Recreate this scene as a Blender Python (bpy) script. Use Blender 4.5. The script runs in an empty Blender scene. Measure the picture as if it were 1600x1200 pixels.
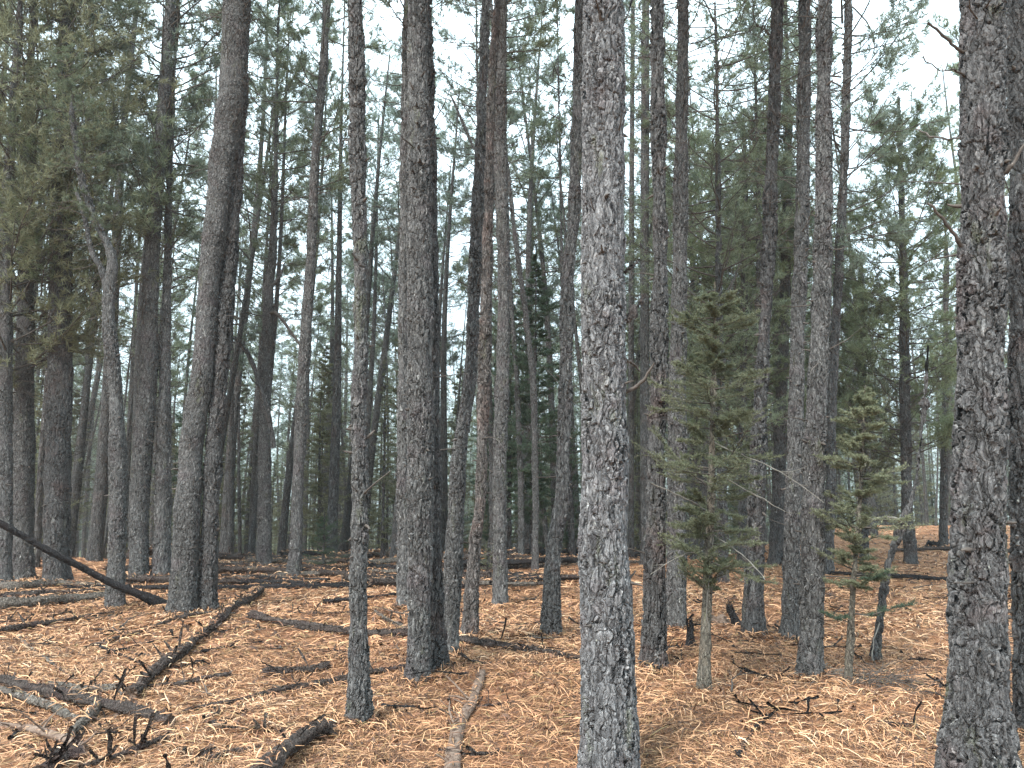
import bpy, math, random
import numpy as np
from mathutils import Vector, Matrix

random.seed(7)
rng = np.random.default_rng(7)
R = math.radians
scene = bpy.context.scene
COL = scene.collection

# ------------------------------------------------------------------ camera, world, sun, exposure
F = 1155.0                      # focal length in pixels of the 1600 px wide photograph
HORIZON = 770.0
CAMZ = 1.6
PITCH = math.atan((HORIZON - 600.0) / F)
cam_d = bpy.data.cameras.new("camera")
cam = bpy.data.objects.new("camera", cam_d)
COL.objects.link(cam)
cam_d.sensor_width = 36.0
cam_d.lens = F / 1600.0 * 36.0
cam_d.clip_start = 0.05
cam_d.clip_end = 3000
cam.location = (0, 0, CAMZ)
cam.rotation_euler = (math.pi / 2 + PITCH, 0, 0)
scene.camera = cam

SUN_EL, SUN_ROT = R(48), R(215)
world = bpy.data.worlds.new("World")
scene.world = world
world.use_nodes = True
wn, wl = world.node_tree.nodes, world.node_tree.links
wn.clear()
wo = wn.new("ShaderNodeOutputWorld")
bg = wn.new("ShaderNodeBackground")
bg.inputs["Strength"].default_value = 0.12
sky = wn.new("ShaderNodeTexSky")
sky.sky_type = 'NISHITA'
sky.sun_disc = False
sky.sun_elevation = SUN_EL
sky.sun_rotation = SUN_ROT
sky.dust_density = 4.0
# overcast: cloud layer brighter towards the zenith (1 + 2 sin(elevation)) / 3
tc = wn.new("ShaderNodeTexCoord")
sep = wn.new("ShaderNodeSeparateXYZ")
wl.new(tc.outputs["Generated"], sep.inputs[0])
mx = wn.new("ShaderNodeMath"); mx.operation = 'MAXIMUM'; mx.inputs[1].default_value = 0.0
wl.new(sep.outputs["Z"], mx.inputs[0])
ma = wn.new("ShaderNodeMath"); ma.operation = 'MULTIPLY_ADD'
ma.inputs[1].default_value = 2.0; ma.inputs[2].default_value = 1.0
wl.new(mx.outputs[0], ma.inputs[0])
cn = wn.new("ShaderNodeTexNoise"); cn.inputs["Scale"].default_value = 3.0; cn.inputs["Detail"].default_value = 4
wl.new(tc.outputs["Generated"], cn.inputs["Vector"])
cr = wn.new("ShaderNodeMapRange"); cr.inputs[1].default_value = 0.3; cr.inputs[2].default_value = 0.7
cr.inputs[3].default_value = 0.86; cr.inputs[4].default_value = 1.1
wl.new(cn.outputs["Fac"], cr.inputs[0])
mm = wn.new("ShaderNodeMath"); mm.operation = 'MULTIPLY'
wl.new(ma.outputs[0], mm.inputs[0]); wl.new(cr.outputs[0], mm.inputs[1])
vs = wn.new("ShaderNodeVectorMath"); vs.operation = 'SCALE'
vs.inputs[0].default_value = (1.85, 2.3, 2.5)
wl.new(mm.outputs[0], vs.inputs["Scale"])
mix = wn.new("ShaderNodeMix"); mix.data_type = 'RGBA'; mix.inputs["Factor"].default_value = 0.9
wl.new(sky.outputs[0], mix.inputs["A"]); wl.new(vs.outputs[0], mix.inputs["B"])
wl.new(mix.outputs["Result"], bg.inputs["Color"])
wl.new(bg.outputs[0], wo.inputs[0])

sd = bpy.data.lights.new("sun", 'SUN')
sd.energy = 1.3
sd.angle = R(14)
sd.color = (1.0, 0.96, 0.9)
sun = bpy.data.objects.new("sun", sd)
COL.objects.link(sun)
sun_dir = Vector((math.sin(SUN_ROT) * math.cos(SUN_EL), math.cos(SUN_ROT) * math.cos(SUN_EL), math.sin(SUN_EL)))
sun.rotation_euler = sun_dir.to_track_quat('Z', 'Y').to_euler()
sun.location = (0, 0, 30)

scene.view_settings.view_transform = 'Standard'
scene.view_settings.look = 'None'
scene.view_settings.exposure = 2.35
scene.view_settings.gamma = 1.0
scene.cycles.max_bounces = 6
scene.cycles.diffuse_bounces = 4
scene.cycles.glossy_bounces = 2
scene.cycles.transmission_bounces = 2
scene.cycles.volume_bounces = 1
scene.cycles.volume_step_rate = 5.0

# ------------------------------------------------------------------ projection helpers
FWD = np.array([0, math.cos(PITCH), math.sin(PITCH)])
UP = np.array([0, -math.sin(PITCH), math.cos(PITCH)])
CAM = np.array([0, 0, CAMZ])

def ray(px, py):
    return FWD + UP * (600.0 - py) / F + np.array([1.0, 0, 0]) * (px - 800.0) / F

def sst(a, b, x):
    t = np.clip((x - a) / (b - a), 0, 1)
    return t * t * (3 - 2 * t)

def ground_z(x, y):
    x = np.asarray(x, float); y = np.asarray(y, float)
    d = np.sqrt(x * x + y * y)
    near = 0.035 * np.sin(x * 0.9 + 0.6) * np.cos(y * 0.7 + 1.1) + 0.022 * np.sin(x * 2.3 + y * 1.1) + 0.014 * np.sin(y * 3.1 - x * 1.7) + 0.009 * np.sin(x * 7.3 + 2 * np.sin(y * 3.7)) * np.sin(y * 8.9 + 1.5 * np.sin(x * 4.1))
    near = near * sst(1.0, 4.0, d)
    u = x / np.maximum(y, 1.0)
    crest = 17.5 + 17.0 * sst(0.25, 0.5, u)
    t = np.maximum(y - crest, 0)
    drop = 9.0 * (1 - np.exp(-(t * t) / (t + 3.0) * 0.135 / 9.0))
    return near - drop + 0.25 * np.sin(x * 0.11) * sst(20, 60, d)

def at(px, py, Y):
    d = ray(px, py)
    return CAM + d * (Y / d[1])

def on_ground(px, py, lift=0.0):
    d = ray(px, py)
    lo = None
    Y = 2.0
    while Y < 200:
        p = CAM + d * (Y / d[1])
        if p[2] <= float(ground_z(p[0], p[1])) + lift:
            break
        Y += 0.05
    return CAM + d * (Y / d[1])

def px_size(p, px):
    return px * float(np.dot(p - CAM, FWD)) / F

# ------------------------------------------------------------------ mesh helpers
def make_mesh(name, chunks, mats, smooth=True, tint=None):
    """chunks: list of (V (n,3), F (m,k), material index)"""
    Vs, starts, totals, loops, mi = [], [], [], [], []
    off = 0; ls = 0
    for V, Fc, m in chunks:
        V = np.asarray(V, np.float32).reshape(-1, 3); Fc = np.asarray(Fc, np.int32)
        if len(V) == 0 or len(Fc) == 0:
            continue
        Vs.append(V)
        k = Fc.shape[1]
        loops.append((Fc + off).ravel())
        starts.append(ls + np.arange(len(Fc)) * k)
        totals.append(np.full(len(Fc), k))
        mi.append(np.full(len(Fc), m))
        off += len(V); ls += Fc.size
    V = np.concatenate(Vs); L = np.concatenate(loops)
    me = bpy.data.meshes.new(name)
    me.vertices.add(len(V)); me.vertices.foreach_set("co", V.ravel())
    me.loops.add(len(L)); me.loops.foreach_set("vertex_index", L.astype(np.int32))
    S = np.concatenate(starts).astype(np.int32)
    me.polygons.add(len(S)); me.polygons.foreach_set("loop_start", S)
    me.polygons.foreach_set("material_index", np.concatenate(mi).astype(np.int32))
    if smooth:
        me.polygons.foreach_set("use_smooth", np.ones(len(S), bool))
    for m in mats:
        me.materials.append(m)
    if tint is not None:
        a = me.attributes.new("tint", 'FLOAT', 'POINT')
        a.data.foreach_set("value", np.asarray(tint, np.float32))
    me.update(calc_edges=True)
    return me

def link(name, me, parent=None, loc=(0, 0, 0)):
    o = bpy.data.objects.new(name, me)
    COL.objects.link(o)
    o.location = loc
    if parent is not None:
        o.parent = parent
    return o

def tag(o, label=None, cat=None, group=None, kind=None):
    if label: o["label"] = label
    if cat: o["category"] = cat
    if group: o["group"] = group
    if kind: o["kind"] = kind
    return o

def unit(a):
    return a / np.maximum(np.linalg.norm(a, axis=-1, keepdims=True), 1e-9)

def tubes(P, Rd, sides=4):
    """P (n,k,3), Rd (n,k) -> V, F for n open tubes"""
    P = np.asarray(P, float); Rd = np.asarray(Rd, float)
    n, k, _ = P.shape
    T = np.empty_like(P)
    T[:, 1:-1] = P[:, 2:] - P[:, :-2]
    T[:, 0] = P[:, 1] - P[:, 0]; T[:, -1] = P[:, -1] - P[:, -2]
    T = unit(T)
    mean = unit(T.mean(axis=1))
    ref = np.where(np.abs(mean[:, 2:3]) < 0.8, np.array([[0, 0, 1.0]]), np.array([[1.0, 0, 0]]))[:, None, :]
    A = unit(np.cross(T, np.broadcast_to(ref, T.shape)))
    B = np.cross(T, A)
    th = np.arange(sides) * 2 * math.pi / sides
    V = P[:, :, None, :] + Rd[:, :, None, None] * (np.cos(th)[None, None, :, None] * A[:, :, None, :] + np.sin(th)[None, None, :, None] * B[:, :, None, :])
    i = np.arange(n)[:, None, None] * k * sides
    j = np.arange(k - 1)[None, :, None] * sides
    s = np.arange(sides)[None, None, :]
    s2 = (s + 1) % sides
    a = i + j + s; b = i + j + s2
    Fc = np.stack([a, b, b + sides, a + sides], axis=-1).reshape(-1, 4)
    return V.reshape(-1, 3), Fc

def needles(B, D, length, width, g):
    n = len(B)
    D = unit(D)
    W = unit(np.cross(D, g.normal(size=(n, 3)))) * np.asarray(width).reshape(-1, 1) * 0.5
    tip = B + D * np.asarray(length).reshape(-1, 1)
    V = np.stack([B - W, B + W, tip], axis=1).reshape(-1, 3)
    Fc = np.arange(n * 3).reshape(-1, 3)
    return V, Fc

# ------------------------------------------------------------------ materials
def mat(name):
    m = bpy.data.materials.new(name)
    m.use_nodes = True
    nt = m.node_tree
    nt.nodes.clear()
    out = nt.nodes.new("ShaderNodeOutputMaterial")
    b = nt.nodes.new("ShaderNodeBsdfPrincipled")
    nt.links.new(b.outputs[0], out.inputs["Surface"])
    return m, nt, b, out

def N(nt, t, **kw):
    n = nt.nodes.new(t)
    for k, v in kw.items():
        if k in n.inputs.keys():
            n.inputs[k].default_value = v
        else:
            setattr(n, k, v)
    return n

def ramp(nt, stops, interp='LINEAR'):
    r = nt.nodes.new("ShaderNodeValToRGB")
    r.color_ramp.interpolation = interp
    while len(r.color_ramp.elements) < len(stops):
        r.color_ramp.elements.new(0.5)
    for e, (p, c) in zip(r.color_ramp.elements, stops):
        e.position = p; e.color = (c[0], c[1], c[2], 1)
    return r

def mathn(nt, op, a, b=None, c=None):
    n = nt.nodes.new("ShaderNodeMath"); n.operation = op
    for i, v in enumerate((a, b, c)):
        if v is None: continue
        if isinstance(v, (int, float)): n.inputs[i].default_value = v
        else: nt.links.new(v, n.inputs[i])
    return n.outputs[0]

def mixc(nt, fac, a, b, blend='MIX'):
    n = nt.nodes.new("ShaderNodeMix"); n.data_type = 'RGBA'; n.blend_type = blend
    for k, v in (("Factor", fac), ("A", a), ("B", b)):
        if isinstance(v, (int, float)): n.inputs[k].default_value = v
        elif isinstance(v, tuple): n.inputs[k].default_value = (v[0], v[1], v[2], 1)
        else: nt.links.new(v, n.inputs[k])
    return n.outputs["Result"]

def bark(name, dark, mid, light, scale=1.0, disp=0.012, warm=(0.085, 0.055, 0.05), true_disp=True, moss=0.25, stretch=0.25):
    m, nt, b, out = mat(name)
    b.inputs["Roughness"].default_value = 0.9
    b.inputs["Specular IOR Level"].default_value = 0.2
    tcn = nt.nodes.new("ShaderNodeTexCoord")
    oi = nt.nodes.new("ShaderNodeObjectInfo")
    off = mathn(nt, 'MULTIPLY', oi.outputs["Random"], 37.0)
    add = N(nt, "ShaderNodeVectorMath", operation='ADD')
    nt.links.new(tcn.outputs["Object"], add.inputs[0])
    nt.links.new(off, add.inputs[1])
    # warp
    wn_ = N(nt, "ShaderNodeTexNoise", Scale=9.0, Detail=3.0)
    nt.links.new(add.outputs[0], wn_.inputs["Vector"])
    sc = N(nt, "ShaderNodeVectorMath", operation='MULTIPLY_ADD')
    nt.links.new(wn_.outputs["Color"], sc.inputs[0])
    sc.inputs[1].default_value = (0.09, 0.09, 0.16)
    nt.links.new(add.outputs[0], sc.inputs[2])
    mp = N(nt, "ShaderNodeMapping")
    mp.inputs["Scale"].default_value = (1, 1, stretch)
    nt.links.new(sc.outputs[0], mp.inputs["Vector"])
    osc = N(nt, "ShaderNodeVectorMath", operation='SCALE')
    nt.links.new(mp.outputs[0], osc.inputs[0])
    nt.links.new(mathn(nt, 'MULTIPLY_ADD', oi.outputs["Random"], 0.65, 0.68), osc.inputs["Scale"])
    mp = osc
    v1 = N(nt, "ShaderNodeTexVoronoi", feature='DISTANCE_TO_EDGE', Scale=19.0 * scale)
    v2 = N(nt, "ShaderNodeTexVoronoi", feature='DISTANCE_TO_EDGE', Scale=42.0 * scale)
    vc = N(nt, "ShaderNodeTexVoronoi", feature='F1', Scale=42.0 * scale)
    for v in (v1, v2, vc):
        nt.links.new(mp.outputs[0], v.inputs["Vector"])
    fine = N(nt, "ShaderNodeTexNoise", Scale=60.0, Detail=8.0, Roughness=0.8)
    nt.links.new(mp.outputs[0], fine.inputs["Vector"])
    h1 = N(nt, "ShaderNodeMapRange", interpolation_type='SMOOTHSTEP'); h1.inputs[2].default_value = 0.11
    nt.links.new(v1.outputs["Distance"], h1.inputs[0])
    h2 = N(nt, "ShaderNodeMapRange", interpolation_type='SMOOTHSTEP'); h2.inputs[2].default_value = 0.13
    nt.links.new(v2.outputs["Distance"], h2.inputs[0])
    cellh = mathn(nt, 'MULTIPLY', vc.outputs["Color"], 0.55)
    h = mathn(nt, 'ADD', mathn(nt, 'MULTIPLY', h1.outputs[0], 1.15), mathn(nt, 'MULTIPLY', h2.outputs[0], 0.5))
    lf = N(nt, "ShaderNodeTexNoise", Scale=1.7, Detail=3.0, Roughness=0.6)
    nt.links.new(add.outputs[0], lf.inputs["Vector"])
    amp = N(nt, "ShaderNodeMapRange"); amp.inputs[1].default_value = 0.35; amp.inputs[2].default_value = 0.65; amp.inputs[3].default_value = 0.45; amp.inputs[4].default_value = 1.35
    nt.links.new(lf.outputs["Fac"], amp.inputs[0])
    h = mathn(nt, 'MULTIPLY', mathn(nt, 'ADD', h, cellh), amp.outputs[0])
    h = mathn(nt, 'ADD', h, mathn(nt, 'MULTIPLY', fine.outputs["Fac"], 1.1))
    # colour by flake
    c1 = ramp(nt, [(0.0, dark), (0.5, mid), (0.85, mid), (1.0, light)])
    nt.links.new(vc.outputs["Color"], c1.inputs[0])
    big = N(nt, "ShaderNodeTexNoise", Scale=3.2, Detail=4.0, Roughness=0.65)
    nt.links.new(add.outputs[0], big.inputs["Vector"])
    bw = ramp(nt, [(0.52, (0, 0, 0)), (0.70, (1, 1, 1))])
    nt.links.new(big.outputs["Fac"], bw.inputs[0])
    col = mixc(nt, mathn(nt, 'MULTIPLY', bw.outputs[0], 0.5), c1.outputs[0], warm)
    fr = ramp(nt, [(0.38, (0.3, 0.3, 0.3)), (0.5, (1, 1, 1)), (0.62, (2.0, 2.0, 1.95))])
    nt.links.new(fine.outputs["Fac"], fr.inputs[0])
    col = mixc(nt, 1.0, col, fr.outputs[0], 'MULTIPLY')
    # pale lichen specks and greenish lichen patches
    sp = N(nt, "ShaderNodeTexNoise", Scale=26.0, Detail=3.0, Roughness=0.6)
    nt.links.new(add.outputs[0], sp.inputs["Vector"])
    spr = ramp(nt, [(0.70, (0, 0, 0)), (0.74, (1, 1, 1))])
    nt.links.new(sp.outputs["Fac"], spr.inputs[0])
    col = mixc(nt, mathn(nt, 'MULTIPLY', spr.outputs[0], 0.8), col, (0.36, 0.37, 0.33))
    gn = N(nt, "ShaderNodeTexNoise", Scale=5.5, Detail=6.0, Roughness=0.75)
    gm = N(nt, "ShaderNodeMapping"); gm.inputs["Location"].default_value = (5, 3, 9); gm.inputs["Scale"].default_value = (1, 1, 0.35)
    nt.links.new(add.outputs[0], gm.inputs["Vector"]); nt.links.new(gm.outputs[0], gn.inputs["Vector"])
    gr = ramp(nt, [(0.60, (0, 0, 0)), (0.68, (1, 1, 1))])
    nt.links.new(gn.outputs["Fac"], gr.inputs[0])
    col = mixc(nt, mathn(nt, 'MULTIPLY', gr.outputs[0], moss), col, (0.15, 0.17, 0.07))
    nt.links.new(col, b.inputs["Base Color"])
    if true_disp:
        d = N(nt, "ShaderNodeDisplacement", Midlevel=2.4, Scale=disp)
        nt.links.new(h, d.inputs["Height"])
        nt.links.new(d.outputs[0], out.inputs["Displacement"])
        m.displacement_method = 'BOTH'
    else:
        bp = N(nt, "ShaderNodeBump", Strength=1.0, Distance=disp)
        nt.links.new(h, bp.inputs["Height"])
        nt.links.new(bp.outputs[0], b.inputs["Normal"])
    return m

def foliage(name, c_lo, c_hi, transl=0.4):
    m, nt, b, out = mat(name)
    b.inputs["Roughness"].default_value = 0.55
    b.inputs["Specular IOR Level"].default_value = 0.3
    geo = N(nt, "ShaderNodeNewGeometry")
    tcn = N(nt, "ShaderNodeTexCoord"); oi = N(nt, "ShaderNodeObjectInfo")
    nz = N(nt, "ShaderNodeTexNoise", Scale=1.6, Detail=3.0)
    nt.links.new(tcn.outputs["Object"], nz.inputs["Vector"])
    f = mathn(nt, 'ADD', mathn(nt, 'MULTIPLY', geo.outputs["Random Per Island"], 0.55), mathn(nt, 'MULTIPLY', nz.outputs["Fac"], 0.7))
    f = mathn(nt, 'ADD', f, mathn(nt, 'MULTIPLY_ADD', oi.outputs["Random"], 0.3, -0.3))
    r = ramp(nt, [(0.15, c_lo), (0.9, c_hi)])
    nt.links.new(f, r.inputs[0])
    nt.links.new(r.outputs[0], b.inputs["Base Color"])
    tr = N(nt, "ShaderNodeBsdfTranslucent")
    nt.links.new(r.outputs[0], tr.inputs["Color"])
    ms = N(nt, "ShaderNodeMixShader"); ms.inputs[0].default_value = transl
    nt.links.new(b.outputs[0], ms.inputs[1]); nt.links.new(tr.outputs[0], ms.inputs[2])
    nt.links.new(ms.outputs[0], out.inputs["Surface"])
    return m

def plain_wood(name, c1, c2, scale=12.0, bump=0.004, stretch=(1, 1, 1)):
    m, nt, b, out = mat(name)
    b.inputs["Roughness"].default_value = 0.85
    b.inputs["Specular IOR Level"].default_value = 0.2
    tcn = N(nt, "ShaderNodeTexCoord")
    mp = N(nt, "ShaderNodeMapping"); mp.inputs["Scale"].default_value = stretch
    nt.links.new(tcn.outputs["Object"], mp.inputs["Vector"])
    nz = N(nt, "ShaderNodeTexNoise", Scale=scale, Detail=6.0, Roughness=0.7)
    nt.links.new(mp.outputs[0], nz.inputs["Vector"])
    r = ramp(nt, [(0.35, c1), (0.68, c2)])
    nt.links.new(nz.outputs["Fac"], r.inputs[0]); nt.links.new(r.outputs[0], b.inputs["Base Color"])
    bp = N(nt, "ShaderNodeBump", Strength=0.8, Distance=bump)
    nt.links.new(nz.outputs["Fac"], bp.inputs["Height"]); nt.links.new(bp.outputs[0], b.inputs["Normal"])
    return m

M_HERO = bark("bark_flaky_grey", (0.050, 0.050, 0.053), (0.150, 0.150, 0.155), (0.38, 0.385, 0.39), 1.45, 0.015, warm=(0.12, 0.095, 0.10))
M_HERO2 = bark("bark_plated_dark", (0.038, 0.038, 0.039), (0.098, 0.097, 0.099), (0.24, 0.24, 0.24), 1.05, 0.020, warm=(0.11, 0.075, 0.075), stretch=0.3)
M_BARK = bark("bark_grey_brown", (0.042, 0.042, 0.042), (0.105, 0.104, 0.104), (0.28, 0.28, 0.275), 1.25, 0.016, warm=(0.10, 0.08, 0.085))
M_BARKD = bark("bark_dark", (0.036, 0.036, 0.037), (0.082, 0.081, 0.082), (0.22, 0.218, 0.214), 0.8, 0.02, moss=0.12)
M_BARKR = bark("bark_reddish", (0.046, 0.043, 0.042), (0.11, 0.10, 0.096), (0.26, 0.245, 0.235), 1.2, 0.014, warm=(0.17, 0.105, 0.088))
M_BARKB = bark("bark_far", (0.045, 0.045, 0.046), (0.098, 0.098, 0.099), (0.21, 0.21, 0.21), 0.7, 0.03, true_disp=False)
M_YOUNG = bark("bark_young_fir", (0.06, 0.056, 0.046), (0.12, 0.108, 0.09), (0.24, 0.23, 0.19), 1.8, 0.006, warm=(0.15, 0.11, 0.08), moss=0.5)
M_TWIG = plain_wood("twig_wood", (0.05, 0.043, 0.038), (0.12, 0.105, 0.095))
M_TWIGP = plain_wood("pale_dead_twig", (0.12, 0.11, 0.095), (0.24, 0.225, 0.20))
M_PINE = foliage("pine_needles", (0.085, 0.11, 0.07), (0.28, 0.32, 0.21))
M_PINEF = foliage("pine_needles_blue_green", (0.09, 0.12, 0.092), (0.28, 0.335, 0.26))
M_OLIVE = foliage("pine_needles_olive", (0.095, 0.105, 0.06), (0.27, 0.275, 0.17))
M_FIR = foliage("fir_needles_young", (0.095, 0.11, 0.065), (0.27, 0.285, 0.18))
M_FRESH = foliage("pine_needles_fresh", (0.11, 0.14, 0.075), (0.31, 0.36, 0.22))
M_FIRD = foliage("fir_needles_dark", (0.04, 0.07, 0.045), (0.12, 0.17, 0.11))
M_LOG = bark("bark_log_grey", (0.06, 0.052, 0.048), (0.13, 0.115, 0.10), (0.26, 0.24, 0.215), 1.1, 0.012, warm=(0.10, 0.065, 0.06), moss=0.1, stretch=1.0)
M_LOGB = bark("bark_log_charred", (0.010, 0.010, 0.011), (0.026, 0.025, 0.027), (0.06, 0.057, 0.06), 1.2, 0.009, warm=(0.03, 0.022, 0.024), moss=0.0, stretch=1.0)
M_LOGD = bark("bark_log_dark_brown", (0.030, 0.024, 0.022), (0.065, 0.053, 0.048), (0.15, 0.13, 0.12), 1.1, 0.012, warm=(0.06, 0.035, 0.035), moss=0.0, stretch=1.0)
M_ROT = plain_wood("rotten_wood", (0.10, 0.065, 0.05), (0.25, 0.19, 0.15), 22.0, 0.02)

# ------------------------------------------------------------------ ground
def ground_material():
    m, nt, b, out = mat("needle_litter_ground")
    b.inputs["Roughness"].default_value = 0.9
    b.inputs["Specular IOR Level"].default_value = 0.15
    tcn = N(nt, "ShaderNodeTexCoord")
    streaks = []
    wn_ = N(nt, "ShaderNodeTexNoise", Scale=2.2, Detail=2.0)
    nt.links.new(tcn.outputs["Object"], wn_.inputs["Vector"])
    for k, (ang, sx, sy) in enumerate(((0.5, 18, 130), (1.9, 20, 120), (2.9, 16, 140))):
        wv = N(nt, "ShaderNodeVectorMath", operation='MULTIPLY_ADD')
        nt.links.new(wn_.outputs["Color"], wv.inputs[0]); wv.inputs[1].default_value = (0.5, 0.5, 0)
        nt.links.new(tcn.outputs["Object"], wv.inputs[2])
        mp = N(nt, "ShaderNodeMapping"); mp.inputs["Rotation"].default_value = (0, 0, ang); mp.inputs["Scale"].default_value = (sx, sy, 1)
        nt.links.new(wv.outputs[0], mp.inputs["Vector"])
        n = N(nt, "ShaderNodeTexNoise", Scale=1.0, Detail=2.0, Roughness=0.6)
        nt.links.new(mp.outputs[0], n.inputs["Vector"])
        streaks.append(n.outputs["Fac"])
    s = mathn(nt, 'MAXIMUM', mathn(nt, 'MAXIMUM', streaks[0], streaks[1]), streaks[2])
    c = ramp(nt, [(0.44, (0.07, 0.04, 0.026)), (0.54, (0.20, 0.10, 0.055)), (0.64, (0.42, 0.22, 0.12)), (0.78, (0.60, 0.36, 0.21))])
    nt.links.new(s, c.inputs[0])
    big = N(nt, "ShaderNodeTexNoise", Scale=0.9, Detail=6.0, Roughness=0.65)
    nt.links.new(tcn.outputs["Object"], big.inputs["Vector"])
    br = ramp(nt, [(0.33, (0.62, 0.52, 0.48)), (0.5, (1, 1, 1)), (0.7, (1.15, 1.12, 1.0))])
    nt.links.new(big.outputs["Fac"], br.inputs[0])
    col = mixc(nt, 1.0, c.outputs[0], br.outputs[0], 'MULTIPLY')
    # away from this needle covered slope the floor is grass and brush
    sp = N(nt, "ShaderNodeSeparateXYZ"); nt.links.new(tcn.outputs["Object"], sp.inputs[0])
    fz = N(nt, "ShaderNodeMapRange", interpolation_type='SMOOTHSTEP'); fz.inputs[1].default_value = 42.0; fz.inputs[2].default_value = 60.0
    nt.links.new(sp.outputs["Y"], fz.inputs[0])
    gg = ramp(nt, [(0.4, (0.05, 0.06, 0.03)), (0.6, (0.12, 0.125, 0.065))]); nt.links.new(big.outputs["Fac"], gg.inputs[0])
    col = mixc(nt, fz.outputs[0], col, gg.outputs[0])
    nt.links.new(col, b.inputs["Base Color"])
    bp = N(nt, "ShaderNodeBump", Strength=1.0, Distance=0.02)
    nt.links.new(s, bp.inputs["Height"]); nt.links.new(bp.outputs[0], b.inputs["Normal"])
    return m

def spaced(a, b, n, k):
    t = np.linspace(-1, 1, n)
    s = np.sinh(t * k) / math.sinh(k)
    return (a + b) / 2 + s * (b - a) / 2

gx = spaced(-220, 220, 301, 4.5)
t = np.linspace(0, 1, 321)
gy = -60 + 300 * (np.sinh((t - 0.3) * 5.5) - math.sinh(-1.65)) / (math.sinh(3.85) - math.sinh(-1.65))
# refine near zone evenly
gy = np.sort(np.concatenate([gy, np.linspace(1, 40, 300)]))
gx = np.sort(np.concatenate([gx, np.linspace(-18, 18, 240) + 0.013]))
GX, GY = np.meshgrid(gx, gy)
GZ = ground_z(GX, GY)
V = np.stack([GX, GY, GZ], -1).reshape(-1, 3)
ny, nx = GX.shape
i = np.arange(ny - 1)[:, None] * nx + np.arange(nx - 1)[None, :]
Fc = np.stack([i, i + 1, i + 1 + nx, i + nx], -1).reshape(-1, 4)
M_GROUND = ground_material()
g = link("ground", make_mesh("ground", [(V, Fc, 0)], [M_GROUND]))
tag(g, "orange brown forest floor under the pines", "ground", kind="structure")

# fallen needle litter: real needles
def litter_material():
    m, nt, b, out = mat("fallen_needles")
    b.inputs["Roughness"].default_value = 0.6
    b.inputs["Specular IOR Level"].default_value = 0.3
    a = N(nt, "ShaderNodeAttribute", attribute_name="tint")
    r = ramp(nt, [(0.0, (0.03, 0.018, 0.013)), (0.25, (0.10, 0.054, 0.034)), (0.42, (0.27, 0.135, 0.08)), (0.47, (0.25, 0.18, 0.085)), (0.56, (0.42, 0.215, 0.112)), (0.85, (0.66, 0.39, 0.22)), (1.0, (0.70, 0.51, 0.34))])
    nt.links.new(a.outputs["Fac"], r.inputs[0]); nt.links.new(r.outputs[0], b.inputs["Base Color"])
    return m

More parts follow.
